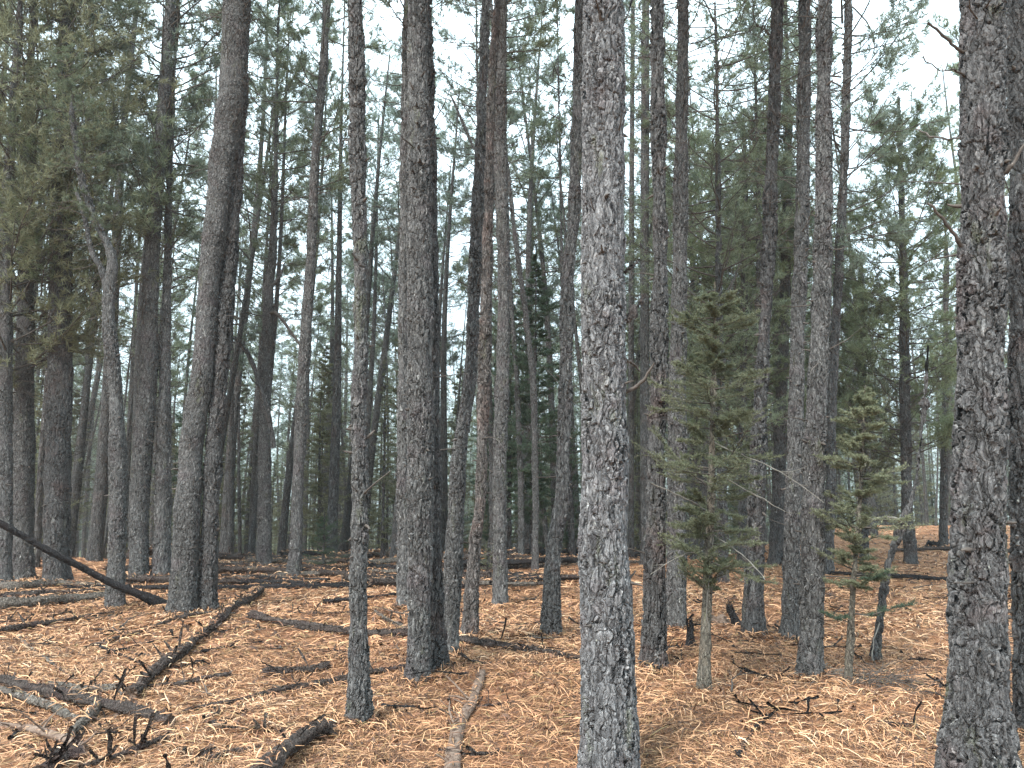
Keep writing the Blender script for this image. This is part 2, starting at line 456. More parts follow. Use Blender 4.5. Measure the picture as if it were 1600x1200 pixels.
def litter():
    pos, wid, lng = [], [], []
    for (y0, y1, dens, w, l) in ((2.2, 5, 4600, 0.0036, 0.145), (5, 8, 2800, 0.0050, 0.155), (8, 13, 1050, 0.0092, 0.17), (13, 20, 220, 0.013, 0.20), (20, 34, 60, 0.018, 0.24)):
        half = 0.76 * y1 + 1.0
        n = int(dens * 2 * half * (y1 - y0))
        x = rng.uniform(-half, half, n); y = rng.uniform(y0, y1, n)
        keep = np.abs(x) < 0.76 * y + 1.0
        x, y = x[keep], y[keep]
        # patches: thinner and thicker litter
        dn = 0.5 + 0.5 * np.sin(x * 2.1 + np.sin(y * 1.7) * 1.5) * np.sin(y * 2.4 + np.sin(x * 1.3))
        cl = np.sin(x * 9.7 + 2.5 * np.sin(y * 5.3)) * np.sin(y * 11.3 + 2.5 * np.sin(x * 6.1))
        keep = rng.random(len(x)) < (0.55 + 0.45 * dn) * (0.72 + 0.4 * cl)
        x, y = x[keep], y[keep]
        pos.append(np.stack([x, y], -1)); wid.append(np.full(len(x), w) * rng.uniform(0.6, 1.3, len(x)))
        lng.append(np.full(len(x), l) * rng.uniform(0.5, 1.35, len(x)))
    lift = [np.zeros(sum(len(p) for p in pos))]
    for bx, by, br in BASES:     # needles heaped against the trunk feet
        m = 420; d_ = br * 1.05 + rng.exponential(0.07, m); a_ = rng.uniform(0, 6.28, m)
        pos.append(np.stack([bx + d_ * np.cos(a_), by + d_ * np.sin(a_)], -1)); wid.append(np.full(m, 0.003 + 0.0004 * by)); lng.append(rng.uniform(0.06, 0.16, m))
        lift.append(0.055 * np.exp(-(d_ - br) / 0.09) * rng.uniform(0.2, 1, m))
    for C, ra in LOGS:     # needles caught on top of the logs
        m = int(len(C) * 0.7 * max(0.4, ra.mean() / 0.05))
        ii = rng.integers(0, len(C), m); off = rng.normal(0, 0.45, m) * ra[ii]
        a = np.gradient(C, axis=0)[ii]; nrm = unit(np.stack([-a[:, 1], a[:, 0]], -1))
        q = C[ii, :2] + nrm * off[:, None]
        top = C[ii, 2] + np.sqrt(np.maximum(ra[ii] ** 2 - off ** 2, 0)) - ground_z(q[:, 0], q[:, 1])
        pos.append(q); wid.append(np.full(m, 0.0045 + 0.0005 * q[:, 1].mean())); lng.append(rng.uniform(0.06, 0.15, m)); lift.append(np.maximum(top, 0))
    P = np.concatenate(pos); W = np.concatenate(wid); Ln = np.concatenate(lng); LF = np.concatenate(lift)
    n = len(P)
    x, y = P[:, 0], P[:, 1]
    flake = rng.random(n) < 0.05
    W = np.where(flake, W * rng.uniform(2.5, 6, n), W); Ln = np.where(flake, Ln * rng.uniform(0.12, 0.4, n), Ln)
    th = 2.2 * np.sin(x * 3.3 + 1.7 * np.sin(y * 2.9)) + 2.2 * np.sin(y * 4.1 + 1.3 * np.sin(x * 3.7)) + rng.normal(0, 1.0, n)
    bend = rng.normal(0, 0.5, n)
    arch = rng.gamma(1.6, 0.009, n)
    tilt = rng.normal(0, 0.07, n)
    K = 4
    s = np.linspace(-0.5, 0.5, K)
    V = np.empty((n, K, 2, 3))
    roll = rng.normal(0, 0.5, n)
    for k in range(K):
        a = th + bend * s[k]
        cx = x + Ln * s[k] * np.cos(th + bend * s[k] * 0.5); cy = y + Ln * s[k] * np.sin(th + bend * s[k] * 0.5)
        cz = ground_z(cx, cy) + LF + 0.004 + arch * (1 - (2 * s[k]) ** 2) + np.maximum(tilt, -0.02) * Ln * (s[k] + 0.5) * 2.0 + rng.uniform(0, 0.001, n)
        w = W * (1.0 if 0 < k < K - 1 else 0.45) * 0.5
        px = -np.sin(a) * w * np.cos(roll); py = np.cos(a) * w * np.cos(roll); pz = w * np.sin(roll)
        V[:, k, 0] = np.stack([cx - px, cy - py, cz - pz], -1); V[:, k, 1] = np.stack([cx + px, cy + py, cz + pz], -1)
    base = np.arange(n)[:, None] * (K * 2)

    q = []
    for k in range(K - 1):
        q.append(np.concatenate([base + 2 * k, base + 2 * k + 1, base + 2 * k + 3, base + 2 * k + 2], 1))
    Fc = np.concatenate(q)
    patch = 0.5 + 0.5 * np.sin(x * 1.3 + 2 * np.sin(y * 0.9))
    tint = np.clip(rng.beta(1.5, 1.4, n) * (0.85 + 0.2 * patch), 0, 1)
    dk = rng.random(n) < 0.10
    tint[dk] = rng.uniform(0, 0.2, dk.sum())
    tint[flake] = rng.uniform(0, 0.38, flake.sum())
    me = make_mesh("fallen_needles", [(V.reshape(-1, 3), Fc, 0)], [litter_material()], True, np.repeat(tint, K * 2))
    o = link("fallen_needles", me)
    tag(o, "thick litter of dry orange pine needles covering the forest floor", "needle litter", kind="stuff")

# ------------------------------------------------------------------ tree builders
def interp_path(pts, rad, n_or_z):
    pts = np.asarray(pts, float); rad = np.asarray(rad, float)
    order = np.argsort(pts[:, 2]); pts = pts[order]; rad = rad[order]
    z = pts[:, 2]
    Z = n_or_z
    # smoothed piecewise linear (sample, then box blur)
    def sm(v):
        a = np.interp(Z, z, v)
        k = max(3, int(0.35 / max(Z[1] - Z[0], 1e-3))) | 1
        if len(a) > k * 2:
            pad = np.concatenate([2 * a[0] - a[1:k // 2 + 1][::-1], a, 2 * a[-1] - a[-k // 2:-1][::-1]])
            a = np.convolve(pad, np.ones(k) / k, 'valid')[:len(Z)]
        return a
    return np.stack([sm(pts[:, 0]), sm(pts[:, 1]), Z], -1), sm(rad)

def trunk_mesh(name, C, rad, sides, m, seed, flare=True, z0=0.0, knobs=0.6):
    """C (k,3) centre line (local), rad (k)"""
    g = np.random.default_rng(seed)
    th = np.arange(sides) * 2 * math.pi / sides
    Z = C[:, 2] - z0
    rr = np.repeat(rad[:, None], sides, 1)
    ph = g.uniform(0, 6.28, 12)
    lob = 0.035 * np.sin(2 * th[None] + ph[0] + Z[:, None] * 0.7) + 0.02 * np.sin(3 * th[None] + ph[1] - Z[:, None] * 1.3) + 0.018 * np.sin(Z[:, None] * 3.3 + ph[2] + np.sin(th[None] + ph[3])) + 0.012 * np.sin(Z[:, None] * 9.1 + ph[4] + 2 * np.sin(th[None] + ph[5]))
    rr = rr * (1 + lob)
    if flare:
        fl = np.exp(-np.maximum(Z, 0) / 0.17)[:, None]
        rr = rr * (1 + fl * (0.25 + 0.13 * np.sin(4 * th[None] + ph[6]) + 0.07 * np.sin(7 * th[None] + ph[7])))
    if knobs > 0:
        nk = int(len(Z) and (Z.max() - Z.min()) * 5 * knobs)
        for _ in range(nk):
            kz = g.uniform(0.3, Z.max()); kt = g.uniform(0, 6.28); s = g.uniform(0.02, 0.04)
            i0, i1 = np.searchsorted(Z, [kz - 4 * s, kz + 4 * s])
            if i1 <= i0: continue
            dth = (th - kt + math.pi) % (2 * math.pi) - math.pi
            rl = rad[i0:i1, None]
            rr[i0:i1] += s * 0.45 * np.exp(-((Z[i0:i1, None] - kz) ** 2 + (dth[None] * rl) ** 2) / (s * s))
    V = np.empty((len(Z), sides, 3))
    V[:, :, 0] = C[:, 0:1] + rr * np.cos(th)[None]
    V[:, :, 1] = C[:, 1:2] + rr * np.sin(th)[None]
    V[:, :, 2] = C[:, 2:3]
    k = len(Z)
    j = np.arange(k - 1)[:, None] * sides; s = np.arange(sides)[None]; s2 = (s + 1) % sides
    Fc = np.stack([j + s, j + s2, j + s2 + sides, j + s + sides], -1).reshape(-1, 4)
    return V.reshape(-1, 3), Fc

def branch_set(g, n, z_lo, z_hi, length_fn, elev, upturn, nseg=6, r0=0.018, wob=0.08, start_r=0.0):
    z = z_lo + (z_hi - z_lo) * (np.arange(n) + g.uniform(0, 1, n)) / n
    az = g.uniform(0, 2 * math.pi, n)
    L = length_fn((z - z_lo) / max(z_hi - z_lo, 1e-6)) * g.uniform(0.6, 1.15, n)
    el = g.normal(elev[0], elev[1], n)
    P = np.zeros((n, nseg, 3))
    P[:, 0, 0] = np.cos(az) * start_r; P[:, 0, 1] = np.sin(az) * start_r
    P[:, 0, 2] = z
    a = az.copy(); e = el.copy()
    for k in range(1, nseg):
        a += g.normal(0, wob * 2, n); e += upturn / nseg + g.normal(0, wob, n)
        d = np.stack([np.cos(a) * np.cos(e), np.sin(a) * np.cos(e), np.sin(e)], -1)
        P[:, k] = P[:, k - 1] + d * (L / (nseg - 1))[:, None]
    tt = np.linspace(0, 1, nseg)[None]
    Rr = (r0 * (0.35 + 0.65 * L / max(L.max(), 1e-6)))[:, None] * (1 - 0.8 * tt)
    return P, Rr, L

def sub_twigs(g, P, Lp, per, s_lo, frac, nseg=4, r=0.005, spread_=0.9, flat=1.0, droop=0.0):
    n, k, _ = P.shape
    idx = np.repeat(np.arange(n), per)
    s = g.uniform(s_lo, 1.0, len(idx)) * (k - 1)
    i0 = np.minimum(s.astype(int), k - 2); f = (s - i0)[:, None]
    S = P[idx, i0] * (1 - f) + P[idx, i0 + 1] * f
    T = unit(P[idx, i0 + 1] - P[idx, i0])
    side = unit(np.cross(T, np.array([0, 0, 1.0]))) * g.choice([-1, 1], len(idx))[:, None]
    D = unit(T * 0.8 + side * spread_ * g.uniform(0.5, 1.2, (len(idx), 1)) + g.normal(0, 0.25, (len(idx), 3)) * np.array([1, 1, flat]))
    L = Lp[idx] * frac * g.uniform(0.5, 1.2, len(idx)) * (1.15 - 0.6 * s / (k - 1))
    Q = np.zeros((len(idx), nseg, 3)); Q[:, 0] = S
    for q in range(1, nseg):
        D = unit(D + g.normal(0, 0.13, D.shape) + np.array([0, 0, 0.12 - droop]))
        Q[:, q] = Q[:, q - 1] + D * (L / (nseg - 1))[:, None]
    Rr = r * (1 - 0.7 * np.linspace(0, 1, nseg))[None] * np.ones((len(idx), 1))
    return Q, Rr, L

def tufts(g, C, D, per, length, width, spread_=0.75):
    n = len(C)
    B = np.repeat(C, per, 0); DD = np.repeat(D, per, 0)
    t = g.uniform(-0.10, 0.015, (n * per, 1))
    B = B + DD * t
    d = unit(DD * 0.75 + unit(g.normal(size=(n * per, 3))) * spread_)
    return needles(B, d, length * g.uniform(0.65, 1.15, n * per), np.full(n * per, width), g)

def pine_crown(name, seed, H=8.0, rmax=1.9, nb=70, twigs=12, per=16, nlen=0.125, nw=0.0075, leaf=None, low=0.45, wood=None, topw=0.9):
    g = np.random.default_rng(seed)
    def prof(t):
        return rmax * (low + (1 - low) * np.sin(np.clip(t * 1.5 + 0.12, 0, 1.0) * math.pi * 0.5)) * np.clip((1.04 - t) / 0.42, topw * 0.5, 1) ** 0.8
    P, Rr, L = branch_set(g, nb, 0, H, prof, (0.25, 0.28), 0.55, 7, 0.020, 0.07)
    ch = [tubes(P, Rr, 4) + (0,)]
    Q, Rq, Lq = sub_twigs(g, P, L, twigs, 0.3, 0.36, 4, 0.0055, 0.9)
    ch.append(tubes(Q, Rq, 3) + (0,))
    Cs = [Q[:, -1], P[:, -1]]
    Ds = [unit(Q[:, -1] - Q[:, -2]), unit(P[:, -1] - P[:, -2])]
    # second tuft halfway along the twigs, and short spurs
    pick = g.random(len(Q)) < 0.75
    Cs.append(Q[pick, 2] + g.normal(0, 0.02, (pick.sum(), 3))); Ds.append(unit(unit(Q[pick, 3] - Q[pick, 2]) + g.normal(0, 0.6, (pick.sum(), 3))))
    pick = g.random(len(Q)) < 0.5
    Cs.append(Q[pick, 3] + g.normal(0, 0.06, (pick.sum(), 3))); Ds.append(unit(g.normal(0, 1, (pick.sum(), 3)) + np.array([0, 0, 0.6])))
    C = np.concatenate(Cs); D = np.concatenate(Ds)
    ch.append(tufts(g, C, D, per, nlen, nw) + (1,))
    return make_mesh(name, ch, [wood or M_TWIG, leaf or M_PINE])

def dead_set(name, seed, H=4.5, n=40, lmax=1.3, mat_=None, elev=(0.1, 0.35), start_r=0.05):
    g = np.random.default_rng(seed)
    P, Rr, L = branch_set(g, n, 0, H, lambda t: lmax * (0.35 + 0.65 * t), elev, 0.3, 6, 0.011, 0.12, 0.0)
    ch = [tubes(P, Rr, 4) + (0,)]
    Q, Rq, Lq = sub_twigs(g, P, L, 4, 0.3, 0.4, 4, 0.0035, 0.9)
    ch.append(tubes(Q, Rq, 3) + (0,))
    return make_mesh(name, ch, [mat_ or M_TWIG])

def fir_crown(name, seed, H, rmax, z0=0.0, nb=60, twigs=14, leaf=None, nlen=0.022, nw=0.0035, per_m=260, shape=1.0, elev=0.05, sparse=None):
    g = np.random.default_rng(seed)
    def prof(t):
        return rmax * np.clip(1.0 - t, 0.05, 1) ** shape * np.clip(0.35 + t * 3, 0, 1) * (0.75 + 0.35 * np.sin(t * 23 + seed))
    P, Rr, L = branch_set(g, nb, z0, H, prof, (elev, 0.18), 0.25, 6, 0.009, 0.07)
    Q, Rq, Lq = sub_twigs(g, P, L, twigs, 0.2, 0.42, 4, 0.0028, 1.0, 0.5, 0.08)
    ch = [tubes(P, Rr, 4) + (0,), tubes(Q, Rq, 3) + (0,)]
    for X, Lx in ((P[:, 1:], L), (Q, Lq)):
        n, k, _ = X.shape
        m = max(6, int(np.mean(Lx) * per_m))
        idx = np.repeat(np.arange(n), m)
        s = g.uniform(0, k - 1.001, len(idx)); i0 = s.astype(int); f = (s - i0)[:, None]
        S = X[idx, i0] * (1 - f) + X[idx, i0 + 1] * f
        T = unit(X[idx, i0 + 1] - X[idx, i0])
        d = T * 0.6 + unit(g.normal(size=T.shape) * np.array([1, 1, 0.7]) + np.array([0, 0, 0.25]))
        ch.append(needles(S, d, nlen * g.uniform(0.7, 1.2, len(idx)), np.full(len(idx), nw), g) + (1,))
    return make_mesh(name, ch, [M_TWIG, leaf or M_FIR])

CROWNS = [pine_crown("crown", 100 + k, H=8.0, rmax=[1.7, 2.1, 1.5, 1.9, 2.3][k], nb=[62, 74, 56, 66, 80][k], twigs=11, per=13, nlen=0.15, nw=0.0135, leaf=[M_PINE, M_PINEF, M_PINE, M_PINEF, M_PINE][k]) for k in range(5)]
SPARSE = [pine_crown("crown", 120 + k, H=8.0, rmax=[1.8, 2.1, 1.6][k], nb=[36, 42, 32][k], twigs=13, per=14, nlen=0.15, nw=0.0135, leaf=[M_PINE, M_PINEF, M_PINE][k]) for k in range(3)]
CROWN_OLIVE = pine_crown("crown", 140, H=8.0, rmax=2.5, nb=110, twigs=17, per=16, nlen=0.14, nw=0.0125, leaf=M_OLIVE, low=0.85)
CROWN_BUSHY = pine_crown("crown", 150, H=8.0, rmax=2.2, nb=110, twigs=17, per=15, nlen=0.14, nw=0.0125, leaf=M_FRESH, low=0.8)
DEADS = [dead_set("dead_branches", 200 + k, 5.5, [56, 50, 64][k], [1.2, 0.9, 1.5][k]) for k in range(3)]

def orient(o, p, d, scale=1.0, spin=0.0):
    q = Vector(d).to_track_quat('Z', 'Y')
    o.rotation_mode = 'QUATERNION'
    from mathutils import Quaternion
    o.rotation_quaternion = q @ Quaternion((0, 0, 1), spin)
    o.location = p
    o.scale = (scale, scale, scale)

COUNT = [0]
BASES = []
def measured_tree(base, pts, label, m=None, H=16.0, crown_at=8.5, crown=None, dead=(3.0, 0), res=None, cat="pine tree", name="pine_tree", cscale=None, Y=None, group=None, top_y=None, knobs=0.6, vert=0.6):
    """base (px,py,width) on the ground, pts [(px,py,width)...] going up; all pixel positions fix where it stands"""
    COUNT[0] += 1
    sd = COUNT[0] * 13
    b = on_ground(base[0], base[1]) if Y is None else at(base[0], base[1], Y)
    Yd = b[1]
    gz = float(ground_z(b[0], b[1]))
    P = [np.array([b[0], b[1], gz])]; Rr = [px_size(b, base[2]) / 2 * 0.93]
    for (px, py, w) in pts:
        p = at(px, py, Yd)
        P.append(p); Rr.append(px_size(p, w) / 2)
    d = unit(P[-1] - P[max(-3, -len(P))]); d = unit(d * (1 - vert) + np.array([0, 0, 1.0]) * vert)
    if P[-1][2] < gz + H:
        hleft = gz + H - P[-1][2]
        r_end = Rr[-1]
        for f in (0.33, 0.66, 1.0):
            P.append(P[-1] + d / d[2] * hleft / 3); Rr.append(max(0.02, r_end * (1 - 0.9 * f)))
    Hreal = P[-1][2]
    if Yd < 14: BASES.append((b[0], b[1], Rr[0]))
    o = bpy.data.objects.new(name, None); COL.objects.link(o); o.location = (b[0], b[1], gz)
    o.empty_display_size = 0.3
    tag(o, label, cat, group)
    L = [p - np.array([b[0], b[1], gz]) for p in P]
    hf = min(Hreal - gz, at(800, -60, Yd)[2] - gz)
    if res is None: res = max(0.006, Yd / 870.0)
    # fine section inside the view, coarse above
    Za = np.arange(-0.12, hf, res * 1.25)
    Ca, Ra = interp_path([L[0] + (L[0] - L[1]) / max(L[1][2], .1) * 0.12 * 1.0] + L[0:], [Rr[0]] + Rr, Za)
    sides = int(np.clip(2 * math.pi * max(Rr[0], Rr[1]) / res, 16, 230))
    kids = []
    ch = [trunk_mesh("trunk", Ca, Ra, sides, m, sd, knobs=knobs) + (0,)]
    if hf < Hreal - gz - 0.1:
        Zb = np.concatenate([[Za[-1]], np.arange(Za[-1] + 0.25, Hreal - gz, 0.3), [Hreal - gz]])
        Cb = np.stack([np.interp(Zb, [q[2] for q in L], [q[k] for q in L]) for k in range(2)] + [Zb], -1)
        Cb[0] = Ca[-1]
        Rb = np.interp(Zb, [q[2] for q in L], Rr); Rb[0] = Ra[-1]
        ch.append(trunk_mesh("trunk", Cb, Rb, 24, m, sd, flare=False, knobs=0) + (0,))
    # broken stubs and fine snapped twigs along the stem
    gs = np.random.default_rng(sd + 5)
    ns = int((hf - 0.5) * 7)
    zs = gs.uniform(0.5, hf, ns); az = gs.uniform(0, 6.28, ns); ll = np.where(gs.random(ns) < 0.75, gs.uniform(0.015, 0.07, ns), gs.uniform(0.08, 0.38, ns))
    c0 = np.stack([np.interp(zs, Ca[:, 2], Ca[:, k]) for k in range(3)], -1); r_ = np.interp(zs, Ca[:, 2], Ra)
    el = gs.uniform(-0.3, 0.6, ns)
    dd = np.stack([np.cos(az) * np.cos(el), np.sin(az) * np.cos(el), np.sin(el)], -1)
    SP = np.zeros((ns, 4, 3)); SP[:, 0] = c0 + dd * (r_ * 0.5)[:, None]; SP[:, 1] = c0 + dd * (r_ * 1.02)[:, None]
    for k in (2, 3):
        dd = unit(dd + gs.normal(0, 0.18, dd.shape)); SP[:, k] = SP[:, k - 1] + dd * (ll / 2)[:, None]
    ch.append(tubes(SP, (gs.uniform(0.004, 0.009, ns) * np.where(ll < 0.08, 1.5, 0.8))[:, None] * np.array([[1.3, 1.2, 0.8, 0.45]]), 5) + (1,))
    tr = link("trunk", make_mesh("trunk", ch, [m or M_BARK, M_TWIG]), o)
    def along(z):
        return np.array([np.interp(z, [q[2] for q in L], [q[k] for q in L]) for k in range(3)])
    Ht = Hreal - gz
    if crown is not False:
        cm = crown or CROWNS[COUNT[0] % 5]
        c = link("crown", cm if (crown or base[0] > 900) else SPARSE[COUNT[0] % 3], o)
        s = (Ht - crown_at) / 8.0 if cscale is None else cscale
        p0 = along(crown_at); orient(c, p0, unit(along(Ht) - p0), s, sd * 0.7)
    if dead is not None:
        c = link("dead_branches", DEADS[COUNT[0] % 3], o)
        p0 = along(dead[0]); p1 = along(min(dead[0] + 5.5, Ht))
        orient(c, p0, unit(p1 - p0), 1.0 if dead[1] == 0 else dead[1], sd * 1.3)
    return o

def px_branch(parent, tree_Y, pts, m=M_TWIG, name="branch", dy=0.0, sides=7, twigs=0, seed=1):
    """a single limb traced at real depth: pts (px,py,width,forward offset)"""
    P = np.array([at(p[0], p[1], tree_Y + p[3]) for p in pts])
    rr = np.array([px_size(P[i], pts[i][2]) / 2 for i in range(len(pts))])
    tt = np.linspace(0, 1, len(pts)); tn = np.linspace(0, 1, 14)
    Q = np.stack([np.interp(tn, tt, P[:, k]) for k in range(3)], -1)
    g = np.random.default_rng(seed + len(pts) * 7)
    Q[1:] += g.normal(0, 0.004, (13, 3))
    q = np.interp(tn, tt, rr) * g.uniform(0.85, 1.15, 14)
    Q = Q - np.array(parent.location)
    ch = [tubes(Q[None], q[None], sides) + (0,)]
    if twigs:
        L = np.array([np.linalg.norm(Q[-1] - Q[0])])
        T, Rq, _ = sub_twigs(g, Q[None], L, twigs, 0.2, 0.3, 4, 0.003, 0.9)
        ch.append(tubes(T, Rq, 3) + (0,))
    return link(name, make_mesh(name, ch, [m]), parent)

# ------------------------------------------------------------------ measured trees
T = measured_tree
treeP = T((953, 1222, 92), [(953, 1200, 88), (949, 1000, 84), (946, 850, 79), (944, 700, 73), (944, 600, 69), (943, 350, 67), (944, 200, 65), (945, 0, 60)],
  "thick flaky grey pine trunk standing closest, near the middle of the view", M_HERO, crown_at=9.0, dead=(7.0, 0.8), res=0.0052, knobs=0.25, H=17)
PY = treeP.location[1]
px_branch(treeP, PY, [(976, 500, 7, 0), (990, 490, 6, -0.03), (1003, 468, 4, -0.06)], M_BARKD, seed=1)
px_branch(treeP, PY, [(978, 562, 5, 0), (990, 568, 4, 0.05), (1000, 580, 3, 0.1)], M_TWIG, seed=2)
px_branch(treeP, PY, [(978, 612, 7, 0), (994, 606, 6, -0.03), (1008, 590, 5, -0.05), (1022, 568, 3, -0.1)], M_TWIG, seed=3)
px_branch(treeP, PY, [(976, 425, 6, 0), (985, 418, 5, -0.03), (999, 408, 3, -0.06)], M_BARKD, seed=4)
px_branch(treeP, PY, [(968, 50, 14, -0.05), (980, 25, 11, -0.1), (995, -30, 9, -0.15), (1010, -90, 6, -0.2)], M_BARKD, seed=5)

treeZ = T((1528, 1240, 98), [(1529, 1200, 92), (1529, 1000, 84), (1530, 850, 77), (1532, 700, 73), (1532, 600, 67), (1535, 400, 66), (1536, 300, 66), (1537, 0, 63)],
  "thick dark trunk with deep bark plates and two broken branch stubs near the right edge", M_HERO2, crown_at=9.0, dead=(7.0, 0.8), res=0.0056, knobs=0.25, H=17)
ZY = treeZ.location[1]
px_branch(treeZ, ZY, [(1510, 86, 6, 0), (1495, 75, 5, -0.03), (1475, 58, 4.5, -0.06), (1451, 36, 3.5, -0.1)], M_TWIG, seed=6)
px_branch(treeZ, ZY, [(1508, 392, 8, 0), (1494, 372, 6, -0.04), (1475, 346, 5, -0.08), (1451, 318, 4, -0.12)], M_TWIG, seed=7)
px_branch(treeZ, ZY, [(1565, 275, 8, -0.05), (1576, 265, 7, -0.1), (1590, 245, 5, -0.12), (1612, 205, 4, -0.16)], M_TWIG, seed=8, twigs=3)
px_branch(treeZ, ZY, [(1508, 215, 4, 0), (1485, 218, 3, 0.1), (1455, 214, 3, 0.2), (1430, 200, 2, 0.3)], M_TWIG, seed=9, twigs=7)
px_branch(treeZ, ZY, [(1508, 120, 4, 0), (1490, 108, 3, -0.1), (1470, 112, 2, -0.2), (1440, 90, 2, -0.2)], M_TWIG, seed=10, twigs=7)

T((560, 1133, 38), [(560, 1000, 33), (561, 900, 31), (562, 700, 29), (563, 600, 27), (563, 350, 25), (560, 300, 24), (558, 150, 24), (555, 0, 22)],
  "slender straight speckled pine trunk standing alone left of the doubled thick trunks", M_BARK, crown_at=7.5, dead=(5.2, 0.8), H=15)
T((654, 1068, 38), [(656, 900, 42), (657, 700, 42), (656, 350, 40), (653, 200, 34), (651, 0, 30)],
  "thick upright trunk, front one of the doubled pair, mossy at its foot", M_BARK, crown_at=9.0, dead=(6.5, 0.8), H=17)
T((682, 1050, 34), [(678, 900, 28), (676, 700, 24), (674, 350, 22), (672, 200, 20), (664, 0, 18)],
  "narrower trunk pressed close behind the thick upright one, its mossy foot just to the right", M_BARKD, crown_at=8.5, dead=(5.5, 0.8), H=15)
T((631, 950, 24), [(630, 850, 20), (629, 700, 19), (630, 500, 17), (632, 300, 15), (636, 0, 12)],
  "grey trunk half hidden behind the left side of the doubled thick trunks", M_BARK, crown_at=8.5, dead=(4.5, 0.9))
T((702, 1027, 29), [(711, 850, 27), (717, 700, 24), (735, 600, 21), (743, 400, 19), (752, 200, 17), (760, 0, 14)],
  "grey trunk leaning right whose foot stands where the dark knobbly log begins", M_BARK, crown_at=8.0, dead=(5.0, 0.9))
T((733, 997, 29), [(742, 850, 18), (751, 780, 18), (756, 600, 19), (761, 430, 19), (763, 250, 17), (770, 100, 14), (778, 0, 12)],
  "leaning reddish brown trunk with a bare scar rising from the dark knobbly log", M_BARKR, crown_at=8.5, dead=(6.0, 0.9))
T((782, 947, 30), [(781, 850, 23), (781, 700, 22), (785, 600, 21), (787, 430, 19), (786, 350, 22), (780, 200, 23), (782, 0, 22)],
  "upright grey trunk beyond the leaning reddish brown one, with a spreading split foot", M_BARK, crown_at=8.5, dead=(4.5, 1.0))
T((860, 995, 31), [(865, 850, 24), (879, 780, 24), (884, 600, 22), (887, 430, 20), (896, 350, 20), (902, 200, 19), (908, 0, 17)],
  "right leaning trunk with a greenish lichen foot, just left of the nearest thick trunk", M_BARK, crown_at=8.5, dead=(5.0, 1.0))
T((1021, 1046, 40), [(1024, 900, 32), (1025, 700, 30), (1030, 600, 29), (1032, 400, 24), (1030, 300, 23), (1027, 0, 21)],
  "dark upright trunk just right of the nearest thick trunk", M_BARKD, crown_at=8.5, dead=(5.0, 0.9))
T((1057, 983, 33), [(1057, 850, 31), (1058, 700, 29), (1058, 600, 28), (1063, 400, 24), (1065, 200, 21), (1068, 0, 18)],
  "grey trunk behind the small yellow green fir, to the right of the dark upright one", M_BARK, crown_at=8.5, dead=(4.5, 1.0))
T((1176, 995, 38), [(1181, 850, 29), (1184, 700, 26), (1190, 600, 22), (1198, 450, 21), (1203, 350, 21), (1208, 200, 20), (1215, 0, 19)],
  "trunk with a wide dark foot beside the charred snag and the small yellow green fir", M_BARKD, crown_at=8.0, dead=(3.8, 1.0))
T((1235, 1002, 32), [(1238, 850, 25), (1242, 700, 24), (1247, 500, 23), (1254, 300, 22), (1258, 0, 19)],
  "dark trunk, left one of the closely standing pair between the two small firs", M_BARK, crown_at=8.0, dead=(4.2, 1.0))
T((1266, 1059, 41), [(1272, 850, 37), (1273, 700, 35), (1277, 600, 32), (1286, 400, 27), (1287, 300, 24), (1288, 0, 23)],
  "rough trunk, nearer and right one of the close pair between the small firs", M_BARK, crown_at=8.5, dead=(5.0, 1.0))
T((1295, 897, 17), [(1298, 750, 15), (1300, 600, 15), (1309, 450, 14), (1320, 250, 14), (1326, 0, 12)],
  "dark slim trunk just behind the closely standing pair, rising to the right of them", M_BARKD, crown_at=6.0, dead=(2.5, 1.2))
T((1212, 882, 24), [(1217, 750, 20), (1222, 600, 18), (1228, 400, 15), (1232, 200, 12)],
  "dark trunk farther back between the wide footed trunk and the close pair", M_BARKD, crown_at=7.0, dead=(2.5, 1.2))
T((1180, 884, 12), [(1183, 700, 10), (1185, 500, 9), (1185, 300, 7)],
  "thin background trunk showing beside the wide footed trunk", M_BARKD, crown_at=7.0, dead=(2.5, 1.2), Y=16)
T((1602, 1150, 34), [(1598, 1000, 30), (1594, 800, 29), (1592, 600, 29), (1591, 300, 28), (1590, 0, 30)],
  "dark trunk cut off by the right border behind the thick plated trunk", M_BARKD, crown_at=8.0, dead=(5, 0.8))
T((1591, 878, 15), [(1590, 700, 13), (1588, 500, 12), (1586, 300, 10)],
  "thin grey trunk in the gap just past the thick plated trunk", M_BARK, crown_at=6.0, dead=(2.5, 1.1))
T((287, 958, 45), [(291, 850, 40), (298, 700, 38), (315, 600, 35), (328, 430, 35), (338, 350, 38), (349, 250, 40), (362, 150, 40), (371, 0, 40)],
  "thick speckled trunk leaning right, left one of the leaning pair beside the burnt log", M_BARK, crown_at=9.0, dead=(5.5, 1.0), H=17)
T((325, 957, 29), [(328, 850, 28), (334, 700, 27), (350, 520, 22), (364, 350, 22), (371, 250, 20), (378, 150, 18), (384, 0, 15)],
  "narrower trunk leaning right, right one of the leaning pair beside the burnt log", M_BARKD, crown_at=8.5, dead=(5.0, 1.0))
T((218, 912, 30), [(216, 800, 29), (222, 700, 28), (231, 600, 27), (236, 430, 24), (240, 350, 22), (250, 250, 20), (257, 150, 19), (267, 0, 15)],
  "long trunk leaning right behind the crooked forked tree", M_BARK, crown_at=6.5, dead=(2.0, 1.2), crown=CROWNS[1])
T((252, 910, 30), [(254, 800, 26), (256, 700, 22), (258, 600, 18), (262, 400, 12), (265, 250, 9)],
  "grey trunk filling the gap between the crooked tree and the leaning pair", M_BARK, crown_at=6.0, dead=(2.0, 1.2))
